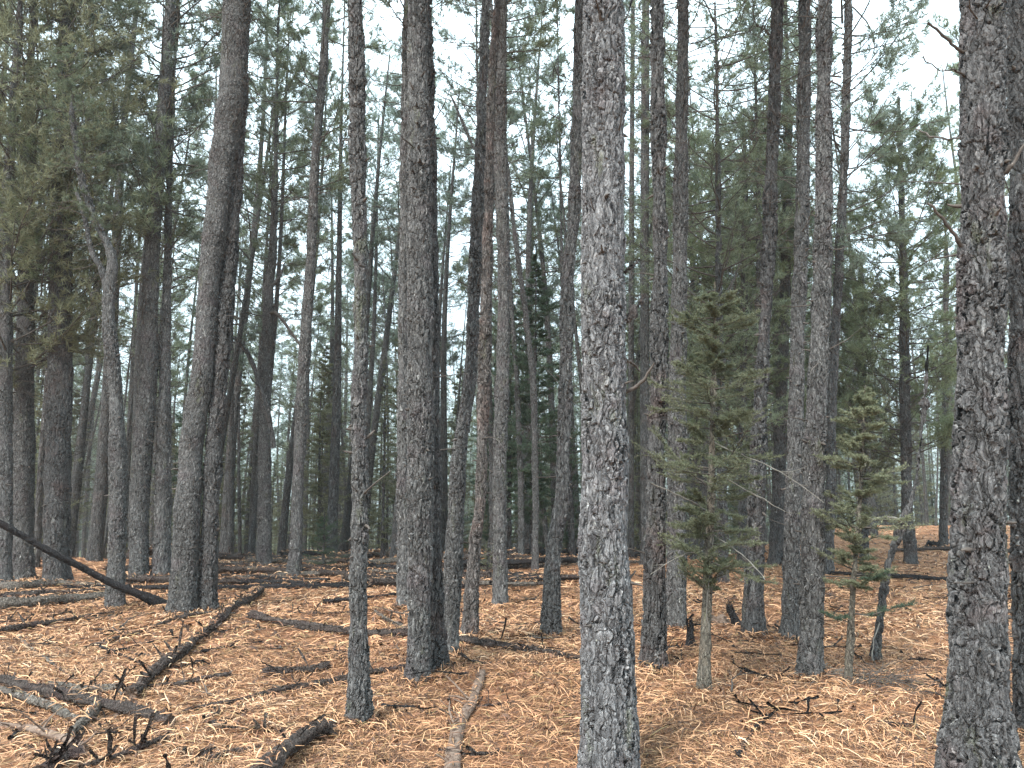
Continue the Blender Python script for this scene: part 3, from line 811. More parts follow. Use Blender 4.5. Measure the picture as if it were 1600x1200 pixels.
treeA = T((180, 952, 31), [(183, 850, 28), (185, 700, 27), (180, 600, 20), (170, 500, 20), (172, 440, 20), (178, 410, 17), (168, 380, 14), (148, 345, 13), (130, 290, 12), (120, 240, 10), (112, 180, 8)],
  "crooked trunk with a kinked, forked top beyond the leaning burnt log", M_BARK, crown_at=5.6, dead=(2.5, 0.8), H=8.0, crown=CROWNS[2], cscale=0.4)
px_branch(treeA, treeA.location[1], [(170, 470, 14, 0), (160, 420, 11, 0.02), (143, 395, 9, 0.03), (134, 345, 7, 0.05), (120, 300, 5, 0.05)], M_BARKB, "forked_limb", seed=22)
T((88, 915, 42), [(89, 850, 38), (91, 700, 37), (93, 600, 35), (95, 400, 33), (98, 250, 28), (104, 0, 20)],
  "broad shaggy trunk with many dead side twigs, near the left border", M_BARKD, crown_at=5.3, dead=(1.0, 1.0), crown=CROWN_BUSHY, cscale=0.62)
T((36, 906, 34), [(37, 850, 30), (38, 700, 28), (40, 500, 24), (44, 300, 18), (48, 100, 12)],
  "greyer trunk left of the broad shaggy one, under olive foliage", M_BARK, crown_at=3.6, dead=(1.0, 1.0), crown=CROWN_OLIVE, cscale=1.15)
T((5, 918, 26), [(6, 850, 24), (8, 600, 22), (12, 300, 16)],
  "trunk cut off by the left border above the stacked grey logs", M_BARK, crown_at=3.2, dead=(1.0, 1.0), crown=CROWN_OLIVE, cscale=1.1)
treeG = T((412, 893, 24), [(413, 800, 22), (414, 600, 18), (420, 450, 15), (426, 400, 13), (431, 250, 8), (434, 60, 4)],
  "trunk with dark curved dead limbs above the long black logs", M_BARK, crown_at=6.3, dead=(2.0, 1.2), H=14)
px_branch(treeG, treeG.location[1], [(418, 490, 7, 0), (430, 488, 6, -0.05), (442, 500, 6, -0.1), (455, 520, 5, -0.15), (470, 540, 3, -0.2)], M_TWIG, seed=31)
px_branch(treeG, treeG.location[1], [(420, 450, 7, 0), (432, 440, 6, -0.05), (441, 425, 5, -0.1), (446, 405, 4, -0.1)], M_BARKD, seed=32)
px_branch(treeG, treeG.location[1], [(428, 700, 8, -0.3), (420, 650, 9, -0.35), (405, 600, 9, -0.4), (390, 555, 8, -0.4), (366, 525, 5, -0.5)], M_BARKD, seed=33, twigs=6)
T((459, 903, 25), [(463, 850, 20), (466, 750, 20), (473, 600, 19), (486, 400, 15), (492, 250, 15), (506, 100, 13), (511, 0, 12)],
  "slim pale trunk leaning right, between the curved limb tree and the lone slender trunk", M_BARK, crown_at=7.5, dead=(4.5, 0.9))
T((518, 878, 17), [(522, 750, 16), (527, 600, 13), (530, 400, 8), (533, 200, 5)],
  "thin grey trunk among background poles just left of the lone slender trunk", M_BARKB, crown_at=8.5, dead=(2.0, 1.2), Y=19)
T((1008, 876, 15), [(1008, 700, 15), (1007, 400, 14), (1008, 200, 13), (1009, 0, 11)],
  "thin straight pole right behind the edge of the nearest thick trunk", M_BARKB, crown_at=9.5, dead=(5.5, 1.0), Y=17)
T((986, 876, 11), [(986, 600, 9), (987, 300, 8), (989, 0, 6)],
  "thinnest knotty pole visible at the right edge of the nearest thick trunk", M_BARKB, crown_at=11.5, dead=(4.5, 1.0), Y=19)
T((836, 892, 12), [(837, 800, 11), (834, 600, 11), (823, 500, 9), (806, 380, 8), (795, 280, 7), (780, 150, 6)],
  "long thin pole leaning left across the gap left of the nearest thick trunk", M_BARK, crown_at=9.5, dead=(4.5, 1.0), vert=0.2)
T((815, 880, 12), [(814, 750, 11), (808, 600, 9), (795, 420, 7), (770, 300, 5), (705, 150, 4)],
  "thin curved pole leaning strongly left in the middle of the view", M_BARK, crown_at=9.0, dead=None, crown=False, vert=0.0, H=8.6, Y=17)
T((895, 870, 11), [(890, 760, 11), (884, 600, 9), (878, 400, 6)],
  "slim dark leaning pole behind the foot of the lichen footed trunk", M_BARKD, crown_at=8, dead=(2, 1.0), Y=18)
T((770, 868, 11), [(768, 700, 10), (760, 500, 9), (752, 300, 7), (745, 100, 5)],
  "slim pole behind the reddish leaning trunk", M_BARKD, crown_at=8, dead=(2.5, 1.2), Y=18)
# tree with a wide leafy crown on the right
treeW = T((1422, 866, 22), [(1417, 800, 18), (1414, 600, 15), (1411, 400, 13), (1407, 250, 9), (1404, 150, 5)],
  "shorter leafy pine with wide low branches left of the thick plated trunk", M_BARKD, crown_at=2.2, dead=(0.8, 0.8), H=10.5, crown=pine_crown("crown", 171, 8.3, 2.3, 125, 17, 18, nlen=0.14, nw=0.014, leaf=M_FRESH, low=0.9), cscale=1.0, Y=17)
T((1130, 905, 20), [(1128, 700, 16), (1124, 500, 13), (1122, 300, 9), (1120, 100, 5)],
  "leafy dark green tree behind the small yellow green fir", M_BARKD, crown_at=2.4, dead=(0.8, 0.8), H=16, crown=pine_crown("crown", 172, 12.5, 2.0, 110, 14, 15, nlen=0.13, nw=0.012, leaf=M_PINE, low=0.9), cscale=1.0, Y=13.5)
T((1160, 880, 16), [(1160, 700, 13), (1163, 500, 11), (1165, 300, 9)],
  "leafy tree standing just behind the wide footed trunk", M_BARKD, crown_at=2.8, dead=(0.8, 0.8), H=11, crown=CROWN_BUSHY, cscale=0.95, Y=17)
T((1350, 872, 14), [(1348, 700, 12), (1346, 500, 10), (1345, 400, 8)],
  "small leafy pine with a low thin crown left of the wide leafy pine", M_BARKD, crown_at=1.5, dead=(0.5, 0.6), H=8, crown=CROWN_OLIVE, cscale=0.7, Y=19)

T((1215, 870, 14), [(1214, 700, 11), (1212, 500, 9), (1211, 400, 7)],
  "leafy pine standing deep behind the close pair", M_BARKD, crown_at=2.0, dead=(0.5, 0.8), H=10.5, crown=CROWN_BUSHY, cscale=1.0, Y=20)
T((1085, 878, 14), [(1084, 700, 11), (1082, 500, 9), (1081, 400, 7)],
  "leafy pine deep behind the grey trunk of the small yellow green fir", M_BARKD, crown_at=3.4, dead=(0.5, 0.8), H=11.5, crown=CROWN_BUSHY, cscale=0.95, Y=19)
T((1475, 868, 14), [(1476, 700, 11), (1478, 500, 9), (1479, 400, 7)],
  "leafy pine mostly hidden by the left edge of the thick plated trunk", M_BARKD, crown_at=2.4, dead=(0.5, 0.8), H=11, crown=CROWNS[3], cscale=1.0, Y=22)
# young firs
def young_fir(base, top, wbase, label, crown_mesh, Y=None, lean_pts=(), name="young_fir", trunk_m=M_YOUNG):
    b = on_ground(*base) if Y is None else at(base[0], base[1], Y)
    tp = at(top[0], top[1], b[1])
    gz = float(ground_z(b[0], b[1]))
    o = bpy.data.objects.new(name, None); COL.objects.link(o); o.location = (b[0], b[1], gz)
    tag(o, label, "fir tree")
    H = tp[2] - gz
    L = [np.array([0, 0, 0])] + [at(px, py, b[1]) - np.array([b[0], b[1], gz]) for px, py in lean_pts] + [tp - np.array([b[0], b[1], gz])]
    r0 = px_size(b, wbase) / 2
    Z = np.arange(-0.08, H, 0.01)
    rads = [r0 * (1 - 0.88 * q[2] / H) for q in L]
    C, Rr = interp_path(L, rads, Z)
    link("trunk", make_mesh("trunk", [trunk_mesh("t", C, Rr, 40, trunk_m, 5, knobs=1.0) + (0,)], [trunk_m]), o)
    c = link("crown", crown_mesh, o)
    d = unit(L[-1]); orient(c, (0, 0, 0), d, 1.0, 1.0)
    return o, b[1], H

b1 = on_ground(1100, 1078); H1 = at(1118, 450, b1[1])[2]
f1, Y1, _ = young_fir((1100, 1078), (1117, 440), 20, "small yellow green fir with tufted branches and pale dead twigs, nearest fir",
    fir_crown("crown", 301, H1 - 0.05, 0.74, 0.80, 118, 19, M_FIR, 0.028, 0.0058, 450, 0.36), lean_pts=((1104, 950), (1110, 800), (1114, 650)))
for k, pts in enumerate(([(1108, 985, 3, -0.1), (1103, 955, 3, -0.12), (1108, 900, 2.5, -0.12), (1115, 840, 2, -0.1)],
                         [(1110, 835, 3.5, 0), (1140, 852, 3, -0.2), (1170, 876, 3, -0.4), (1196, 905, 2, -0.6)],
                         [(1112, 735, 3, 0), (1150, 757, 2.5, -0.2), (1190, 778, 2, -0.4), (1226, 800, 1.5, -0.5)],
                         [(1113, 690, 3, 0), (1160, 712, 2.5, -0.2), (1200, 728, 2, -0.4), (1240, 750, 2, -0.5), (1288, 785, 1.2, -0.6)],
                         [(1106, 800, 6, 0), (1085, 785, 4, -0.1), (1050, 770, 3.5, -0.2), (1018, 755, 3, -0.3)],
                         [(1107, 858, 2.5, 0), (1080, 862, 2, -0.1), (1045, 878, 2, -0.2), (1015, 898, 1.5, -0.3)])):
    px_branch(f1, Y1, [(p[0], p[1], p[2] * 0.6, p[3]) for p in pts], M_TWIGP, "dead_twig", seed=40 + k, twigs=3)
b2 = on_ground(1325, 1065); H2 = at(1352, 600, b2[1])[2]
f2, Y2, _ = young_fir((1325, 1065), (1352, 600), 12, "slimmer small fir with flat sprays, between the close pair and the black leaning stem",
    fir_crown("crown", 302, H2 - 0.05, 0.58, 0.75, 88, 19, M_FIR, 0.028, 0.0060, 420, 0.5), lean_pts=((1334, 900), (1343, 800)))
# distinct low bough on the second fir
def fir_bough(parent, Y, pts, seed, leaf, name="bough", wd=0.26):
    g = np.random.default_rng(seed)
    P = np.array([at(p[0], p[1], Y + p[2]) for p in pts]) - np.array(parent.location)
    tn = np.linspace(0, 1, 10)
    Q = np.stack([np.interp(tn, np.linspace(0, 1, len(P)), P[:, k]) for k in range(3)], -1)[None]
    L = np.array([np.linalg.norm(P[-1] - P[0])])
    T2, Rq, Lq = sub_twigs(g, Q, L, 26, 0.15, wd, 4, 0.0025, 1.0, 0.4, 0.05)
    ch = [tubes(Q, np.linspace(0.007, 0.003, 10)[None], 5) + (0,), tubes(T2, Rq, 3) + (0,)]
    for X in (Q, T2):
        n, k, _ = X.shape
        m = 50 if n > 1 else 200
        idx = np.repeat(np.arange(n), m); s = g.uniform(0, k - 1.001, len(idx)); i0 = s.astype(int); f = (s - i0)[:, None]
        S = X[idx, i0] * (1 - f) + X[idx, i0 + 1] * f; Tn = unit(X[idx, i0 + 1] - X[idx, i0])
        ch.append(needles(S, Tn * 0.6 + unit(g.normal(size=Tn.shape)) + np.array([0, 0, 0.2]), 0.026 * g.uniform(0.7, 1.2, len(idx)), np.full(len(idx), 0.0035), g) + (1,))
    link(name, make_mesh(name, ch, [M_TWIG, leaf]), parent)
fir_bough(f2, Y2, [(1330, 958, 0), (1360, 962, -0.15), (1395, 950, -0.3), (1425, 945, -0.4)], 51, M_FIRD)
fir_bough(f2, Y2, [(1328, 958, 0), (1310, 968, -0.1), (1290, 958, -0.2)], 52, M_FIRD)
fir_bough(f2, Y2, [(1340, 850, 0), (1370, 838, -0.2), (1395, 842, -0.3)], 53, M_FIR)
fir_bough(f2, Y2, [(1338, 900, 0), (1365, 905, -0.2), (1385, 895, -0.3)], 54, M_FIRD)
fir_bough(f1, Y1, [(1108, 915, 0), (1125, 890, -0.2), (1150, 880, -0.35)], 55, M_FIR, wd=0.4)
fir_bough(f1, Y1, [(1106, 925, 0), (1085, 905, -0.2), (1070, 888, -0.3)], 56, M_FIR, wd=0.4)

young_fir((834, 885), (838, 375), 11, "tall narrow dark fir in the gap left of the nearest thick trunk",
    fir_crown("crown", 303, 7.2, 1.35, 0.9, 210, 20, M_FIRD, 0.06, 0.014, 130, 0.6, elev=0.0), Y=17.2, name="dark_fir", trunk_m=M_BARKD)
young_fir((795, 880), (797, 430), 10, "shorter dark fir touching the left side of the tall narrow dark one",
    fir_crown("crown", 308, 6.5, 1.2, 1.5, 170, 18, M_FIRD, 0.06, 0.014, 120, 0.5, elev=0.0), Y=18.6, name="dark_fir", trunk_m=M_BARKD)
young_fir((598, 868), (602, 560), 8, "olive young fir seen in the gap right of the lone slender trunk",
    fir_crown("crown", 304, 5.0, 0.8, 0.3, 80, 14, M_OLIVE, 0.05, 0.009, 110, 0.75), Y=18.5, name="young_fir", trunk_m=M_BARKD)
young_fir((505, 885), (507, 800), 8, "low dark evergreen beyond the stacked logs, left of the lone slender trunk",
    fir_crown("crown", 305, 1.1, 0.75, 0.05, 60, 14, M_FIRD, 0.035, 0.006, 180, 0.6), Y=15.5, name="low_evergreen", trunk_m=M_BARKD)
young_fir((762, 878), (764, 838), 6, "tiny pale green seedling fir by the dark far logs",
    fir_crown("crown", 306, 0.5, 0.35, 0.05, 30, 10, M_FIR, 0.03, 0.006, 180, 0.6), Y=15.0, name="fir_seedling", trunk_m=M_BARKD)

# black leaning stem on the right, thin and charred
def stem(base, pts, label, m, name, cat, Y=None):
    b = on_ground(base[0], base[1])
    P = [b] + [at(p[0], p[1], b[1] + (p[3] if len(p) > 3 else 0)) for p in pts]
    Rr = [px_size(b, base[2]) / 2] + [px_size(P[i + 1], p[2]) / 2 for i, p in enumerate(pts)]
    o = bpy.data.objects.new(name, None); COL.objects.link(o); o.location = (b[0], b[1], float(ground_z(b[0], b[1])))
    tag(o, label, cat)
    L = [p - np.array(o.location) for p in P]
    Z = np.arange(-0.06, L[-1][2], 0.008)
    C, Rr = interp_path(L, Rr, Z)
    V, Fc = trunk_mesh("t", C, Rr, 44, m, 9, knobs=1.2)
    n = len(V); ring = np.arange(n - 44, n)
    V = np.concatenate([V, [C[-1] + np.array([0, 0, Rr[-1] * 0.3])]])
    cap = np.stack([ring, np.roll(ring, -1), np.full(44, n)], -1)
    link("trunk", make_mesh("trunk", [(V, Fc, 0), (V, cap, 0)], [m]), o)
    return o, b[1]
sw, SY = stem((1367, 1033, 18), [(1377, 950, 15), (1385, 890, 14), (1404, 835, 13), (1412, 815, 17), (1428, 770, 10), (1436, 720, 8), (1444, 640, 6), (1450, 540, 3)],
     "thin dark stem leaning right beside the second small fir", M_BARKD, "leaning_sapling", "dead tree")
px_branch(sw, SY, [(1410, 815, 6, 0), (1390, 808, 4, -0.1), (1360, 812, 3, -0.2), (1330, 800, 2, -0.3)], M_TWIGP, "dead_twig", seed=60, twigs=3)
px_branch(sw, SY, [(1378, 965, 2, 0), (1365, 1000, 2, -0.1), (1362, 1030, 2, -0.15), (1378, 1050, 1.5, -0.2)], M_TWIGP, "dead_twig", seed=61)

# stumps / snags
def snag(base, w, h, label, m, seed, name="snag", lean=(0, 0)):
    b = on_ground(*base)
    r = px_size(b, w) / 2; H = px_size(b, h)
    g = np.random.default_rng(seed)
    sides, k = 36, 24
    th = np.arange(sides) * 2 * math.pi / sides
    zz = np.linspace(-0.05, 1, k)
    top = H * (0.55 + 0.45 * np.abs(np.sin(th * 1.5 + g.uniform(0, 6))) * g.uniform(0.6, 1, sides))
    V = np.empty((k, sides, 3))
    for i, z in enumerate(zz):
        rr = r * (1 + 0.5 * math.exp(-max(z, 0) * H / 0.08)) * (1 + 0.12 * np.sin(3 * th + seed) + 0.06 * g.normal(size=sides))* (1 - 0.35 * z)
        V[i, :, 0] = rr * np.cos(th) + lean[0] * z * H; V[i, :, 1] = rr * np.sin(th) + lean[1] * z * H
        V[i, :, 2] = np.where(z <= 0, z, z * top)
    V = V.reshape(-1, 3)
    j = np.arange(k - 1)[:, None] * sides; s = np.arange(sides)[None]; s2 = (s + 1) % sides
    Fc = np.stack([j + s, j + s2, j + s2 + sides, j + s + sides], -1).reshape(-1, 4)
    V = np.concatenate([V, [[lean[0] * H * .8, lean[1] * H * .8, H * 0.4]]])
    ring = np.arange((k - 1) * sides, k * sides)
    cap = np.stack([ring, np.roll(ring, -1), np.full(sides, k * sides)], -1)
    o = link(name, make_mesh(name, [(V, Fc, 0), (V, cap, 0)], [m]), None, (b[0], b[1], float(ground_z(b[0], b[1]))))
    tag(o, label, "stump")
snag((1079, 1012), 15, 48, "short charred stump beside the small yellow green fir", M_LOGB, 3, "burnt_stump")
snag((1152, 977), 12, 34, "small pointed charred snag at the foot of the wide footed trunk", M_LOGB, 4, "burnt_snag", (-0.35, 0))
snag((1460, 858), 26, 14, "dark low uprooted stump far back by the thick plated trunk", M_LOGB, 5, "old_stump")
snag((1125, 975), 26, 14, "low crumbling brown stump behind the small yellow green fir", M_ROT, 6, "rotten_stump")

# ------------------------------------------------------------------ fallen logs
def log(pts, label, m, stubs=6, seed=1, name="fallen_log", cat="log", sink=0.45, group=None, raised=None, cut=True, flat=False, stub_len=1.0):
    """pts (px,py,width) along the log centre line where it lies on the ground"""
    g = np.random.default_rng(seed)
    P, Rr = [], []
    for i, p in enumerate(pts):
        if raised is not None and raised[i] is not None:
            q = at(p[0], p[1], raised[i])
        else:
            q = on_ground(p[0], p[1], 0.03)
            q[2] = float(ground_z(q[0], q[1])) + px_size(q, p[2]) / 2 * (2 * (1 - sink) - 0.1)
        P.append(q); Rr.append(px_size(q, p[2]) / 2)
    P = np.array(P); Rr = np.array(Rr)
    seg = np.linalg.norm(np.diff(P, axis=0), axis=1); s = np.concatenate([[0], np.cumsum(seg)])
    Ltot = s[-1]
    n = int(np.clip(Ltot / 0.02, 12, 420))
    sn = np.linspace(0, Ltot, n)
    C = np.stack([np.interp(sn, s, P[:, k]) for k in range(3)], -1)
    kk = max(3, n // 14) | 1
    for k in range(3):
        a = C[:, k]; pad = np.concatenate([2 * a[0] - a[1:kk // 2 + 1][::-1], a, 2 * a[-1] - a[-kk // 2:-1][::-1]])
        C[:, k] = np.convolve(pad, np.ones(kk) / kk, 'valid')[:n]
    ra = np.interp(sn, s, Rr)
    ph = g.uniform(0, 6, 6)
    wob = 0.25 * ra.mean()
    C[:, 0] += wob * np.sin(sn * 3 + ph[0]); C[:, 1] += wob * np.sin(sn * 2.3 + ph[1]); C[:, 2] += 0.3 * wob * np.sin(sn * 4.1 + ph[2])
    kn = max(4, int(Ltot / 0.4)); kx = np.linspace(0, Ltot, kn)
    for k in range(3):
        C[:, k] += np.interp(sn, kx, g.normal(0, 0.28 if k < 2 else 0.12, kn)) * ra.mean()
    ra = ra * np.interp(sn, kx, g.uniform(0.86, 1.1, kn)) * (1 + 0.06 * np.sin(sn * 13 + ph[4]))
    sides = 28 if Rr.max() > 0.03 else 14
    LOGS.append((C.copy(), ra.copy()))
    o_loc = C[n // 2].copy(); o_loc[2] = float(ground_z(o_loc[0], o_loc[1]))
    C = C - o_loc
    V, Fc = tubes(C[None], ra[None], sides)
    V = V.reshape(n, sides, 3)
    # irregular section
    th = np.arange(sides) * 2 * math.pi / sides
    f = 1 + 0.10 * np.sin(2 * th[None] + ph[5] + sn[:, None]) + 0.06 * np.sin(5 * th[None] + sn[:, None] * 4)
    V = C[:, None] + (V - C[:, None]) * f[:, :, None]
    # ragged ends
    for e, dirn in ((0, C[0] - C[1]), (n - 1, C[-1] - C[-2])):
        d = dirn / max(np.linalg.norm(dirn), 1e-6)
        V[e] += d * (g.uniform(-0.2, 1.0, sides) * ra[e])[:, None]
    V = V.reshape(-1, 3)
    ends = np.array([C[0] + (C[1] - C[0]) * 0.5, C[-1] + (C[-2] - C[-1]) * 0.5])
    V = np.concatenate([V, ends])
    r0 = np.arange(sides); r1 = np.arange((n - 1) * sides, n * sides)
    cap = np.concatenate([np.stack([np.roll(r0, -1), r0, np.full(sides, n * sides)], -1), np.stack([r1, np.roll(r1, -1), np.full(sides, n * sides + 1)], -1)])
    ch = [(V, Fc, 0), (V, cap, 1)]
    if stubs:
        ii = g.integers(1, n - 2, stubs)
        SP = np.zeros((stubs, 4, 3)); 
        tang = unit(C[ii + 1] - C[ii - 1] if n > 3 else C[ii])
        side = unit(np.cross(tang, [0, 0, 1.0])) * g.choice([-1, 1], stubs)[:, None]
        d = unit(side * g.uniform(0.2, 1, (stubs, 1)) + np.array([0, 0, 1.0]) * g.uniform(0.3, 1.2, (stubs, 1)) + tang * g.normal(0, 0.4, (stubs, 1)))
        SP[:, 0] = C[ii]
        ll = (ra[ii] + g.gamma(2, 0.05, stubs) * stub_len)
        for k in range(1, 4):
            d = unit(d + g.normal(0, 0.15, d.shape)); SP[:, k] = SP[:, k - 1] + d * (ll / 3)[:, None]
        SR = (np.minimum(ra[ii] * 0.28, 0.009) * g.uniform(0.4, 1, stubs))[:, None] * np.array([[1.3, 1, 0.8, 0.45]])
        ch.append(tubes(SP, SR, 6) + (0,))
    o = link(name, make_mesh(name, ch, [m, M_ROT if m is not M_LOGB else M_LOGB]), None, tuple(o_loc))
    tag(o, label, cat, group)
    return o

LOGS = []
LG = "fallen logs lying on the needle litter"
log([(-60, 952, 17), (0, 949, 17), (60, 945, 16), (167, 933, 13), (200, 930, 11)], "grey bare log lying from the left border to the crooked tree", M_LOG, 5, 11)
log([(-60, 918, 16), (20, 922, 15), (90, 915, 12), (160, 918, 9)], "grey log behind the bare grey one at the left border, under the shaggy trunk", M_LOG, 3, 12)
log([(-60, 938, 10), (40, 932, 10), (110, 926, 8), (170, 922, 6)], "dark narrow log between the two grey logs at the left border", M_LOGD, 5, 13)
log([(-40, 994, 11), (0, 987, 11), (60, 978, 10), (110, 967, 8), (175, 957, 5)], "thin brownish log pointing from the left border toward the crooked tree's foot", M_LOGD, 5, 14)
log([(-20, 974, 6), (30, 968, 5), (75, 962, 4), (110, 955, 3)], "thin stick lying parallel above the thin brownish log", M_LOGD, 6, 15, cat="stick", name="fallen_stick")
log([(133, 1010, 4), (170, 1001, 6), (220, 985, 6), (270, 968, 6), (310, 958, 7), (345, 958, 5)], "thin dark pole reaching from bare litter to the feet of the leaning pair", M_LOGD, 4, 16)
log([(205, 1092, 22), (225, 1070, 22), (252, 1045, 20), (285, 1025, 19), (300, 1012, 17), (318, 998, 16), (340, 972, 16), (362, 955, 14), (385, 940, 14), (408, 925, 12)],
    "long rotting log with broken rib like branch stubs running away from the viewer", M_LOGD, 46, 17, sink=0.4, stub_len=1.1)
log([(395, 966, 15), (430, 973, 14), (480, 982, 13), (530, 988, 12), (580, 992, 12), (637, 990, 13)], "dark log crossing behind the lone slender trunk to the thick doubled trunks", M_LOGD, 10, 18)
log([(585, 955, 5), (600, 965, 7), (620, 975, 9), (640, 984, 9)], "short grey broken log piled against the doubled thick trunks", M_LOG, 6, 19)
log([(100, 919, 8), (180, 918, 8), (270, 919, 8), (340, 920, 9), (450, 918, 9), (550, 918, 9), (640, 912, 8)], "long black burnt log lying level behind the leaning pair", M_LOGB, 4, 20)
log([(340, 911, 9), (390, 906, 10), (446, 902, 11), (520, 898, 9)], "pale grey thick log resting behind the long black burnt one", M_LOG, 2, 21)
log([(360, 899, 6), (430, 894, 6), (500, 888, 6), (560, 884, 6)], "thin black log above the pale grey one", M_LOGB, 3, 22)
log([(455, 896, 7), (540, 893, 7), (600, 893, 8), (690, 886, 8)], "black log passing behind the lone slender trunk at the edge of the slope", M_LOGB, 2, 23)
log([(480, 882, 6), (540, 879, 7), (640, 878, 7), (735, 876, 6)], "uppermost dark log behind the doubled trunks", M_LOGD, 2, 24)
log([(504, 941, 7), (560, 936, 7), (625, 929, 7), (720, 919, 8), (800, 908, 9), (855, 900, 9)], "long black pole passing behind the doubled trunks to the lichen footed trunk", M_LOGB, 4, 25)
log([(640, 905, 6), (700, 899, 6), (760, 894, 6)], "short dark log behind the reddish leaning trunk", M_LOGD, 2, 26)
log([(690, 880, 8), (780, 875, 9), (860, 876, 8), (930, 873, 8), (1010, 871, 9)], "nearest of the black logs stacked behind the nearest thick trunk", M_LOGB, 3, 27, sink=0.2)
log([(740, 868, 8), (820, 866, 8), (905, 864, 10), (1012, 862, 9)], "topmost of the black logs stacked behind the nearest thick trunk", M_LOGB, 3, 28, sink=0.0)
log([(700, 886, 5), (790, 884, 6), (880, 882, 5), (1005, 879, 6)], "thin grey log in front of the stacked black logs", M_LOG, 3, 29)
log([(870, 860, 12), (940, 858, 13), (1010, 857, 11)], "thick dark log lying highest at the edge behind the nearest thick trunk", M_LOGB, 1, 30, sink=0.1)
log([(716, 1000, 14), (745, 1006, 14), (800, 1013, 12), (850, 1020, 11), (915, 1029, 9)], "dark knobbly log with upright twigs from the reddish trunk's foot to the nearest thick trunk", M_LOGD, 9, 31, stub_len=1.8)
log([(746, 1054, 16), (740, 1080, 17), (736, 1105, 19), (722, 1140, 20), (714, 1170, 22), (704, 1215, 24)], "half buried grey brown log pointing toward the viewer, left of the nearest thick trunk", M_ROT, 12, 32, sink=0.75)
log([(667, 1112, 4), (710, 1103, 5), (760, 1100, 6), (804, 1094, 4)], "thin crooked stick lying across the half buried log", M_LOGD, 6, 33, name="fallen_stick", cat="stick")
log([(-30, 1064, 15), (0, 1068, 17), (40, 1078, 19), (90, 1092, 20), (150, 1103, 20), (210, 1116, 19), (262, 1130, 16)], "stout grey brown log with a broken dark end at the lower left", M_LOGD, 9, 34, sink=0.35)
log([(-30, 1080, 13), (0, 1084, 13), (40, 1092, 14), (75, 1105, 14), (105, 1122, 14), (125, 1128, 13)], "smooth grey curved branch lying in front of the stout log at the lower left", M_LOG, 2, 35, sink=0.2)
log([(145, 1098, 12), (148, 1112, 13), (138, 1130, 14), (120, 1148, 14), (106, 1160, 13)], "bent grey branch hooking down from the stout log at the lower left", M_LOG, 2, 36, sink=0.1)
log([(10, 1132, 12), (50, 1140, 14), (90, 1155, 16), (125, 1172, 14)], "weathered brown log end below the curved branch at the lower left", M_ROT, 8, 37)
log([(60, 1210, 22), (95, 1188, 26), (125, 1180, 22)], "crumbling charred wood chunk at the bottom left corner", M_LOGD, 12, 38)
log([(125, 1200, 14), (170, 1185, 14), (215, 1170, 13), (262, 1152, 10)], "dark brown branch with splintered tips near the bottom left corner", M_LOGD, 9, 39)
log([(262, 1205, 9), (320, 1185, 10), (370, 1172, 10), (412, 1165, 8)], "brown branch sunk in needles left of the big charred log end", M_LOGD, 6, 40, sink=0.6)
log([(405, 1240, 44), (440, 1196, 38), (470, 1170, 33), (500, 1150, 28), (522, 1146, 20)], "big charred log end at the bottom edge, left of the half buried log", M_LOGD, 5, 41, sink=0.35)
log([(79, 1076, 13), (130, 1078, 13), (181, 1075, 13)], "short grey log above the stout one at the lower left", M_LOG, 4, 42)
log([(181, 1074, 6), (230, 1072, 7), (290, 1066, 9), (358, 1054, 9)], "dark branch continuing right from the short grey log past the rotting log", M_LOGD, 7, 43)
log([(412, 1056, 12), (450, 1051, 13), (490, 1046, 12), (513, 1042, 11)], "short dark log with a blunt blackened end, left of the lone slender trunk", M_LOGD, 3, 44)
log([(262, 1117, 4), (300, 1106, 8), (370, 1094, 10), (440, 1078, 11), (520, 1064, 11), (577, 1052, 10), (641, 1040, 9)], "long thin grey brown log passing behind the foot of the lone slender trunk", M_LOGD, 6, 45)
log([(1300, 896, 6), (1340, 898, 7), (1400, 902, 8), (1450, 905, 8), (1490, 907, 6)], "black thin log lying level behind the second small fir", M_LOGB, 3, 46)
log([(1154, 1180, 8), (1165, 1158, 8), (1180, 1135, 8), (1200, 1117, 7), (1217, 1103, 4)], "dark crooked branch on the open litter right of the nearest thick trunk", M_LOGB, 9, 47, name="fallen_branch", cat="branch")
log([(1371, 1125, 4), (1400, 1128, 6), (1437, 1135, 6)], "small black stick on the open litter left of the thick plated trunk", M_LOGB, 4, 48, name="fallen_stick", cat="stick")
log([(1400, 861, 6), (1437, 860, 6), (1490, 858, 7), (1560, 862, 7), (1640, 866, 7)], "distant dark log behind the thick plated trunk", M_LOGD, 4, 49)
log([(450, 955, 4), (500, 957, 4), (545, 955, 4)], "thin dark stick lying beyond the crossing dark log", M_LOGD, 6, 50, name="fallen_stick", cat="stick")
log([(1060, 1008, 4), (1030, 1010, 3), (1064, 1030, 4), (1066, 1004, 3)], "thin bent twig standing by the short charred stump", M_LOGB, 3, 51, name="fallen_twig", cat="twig")
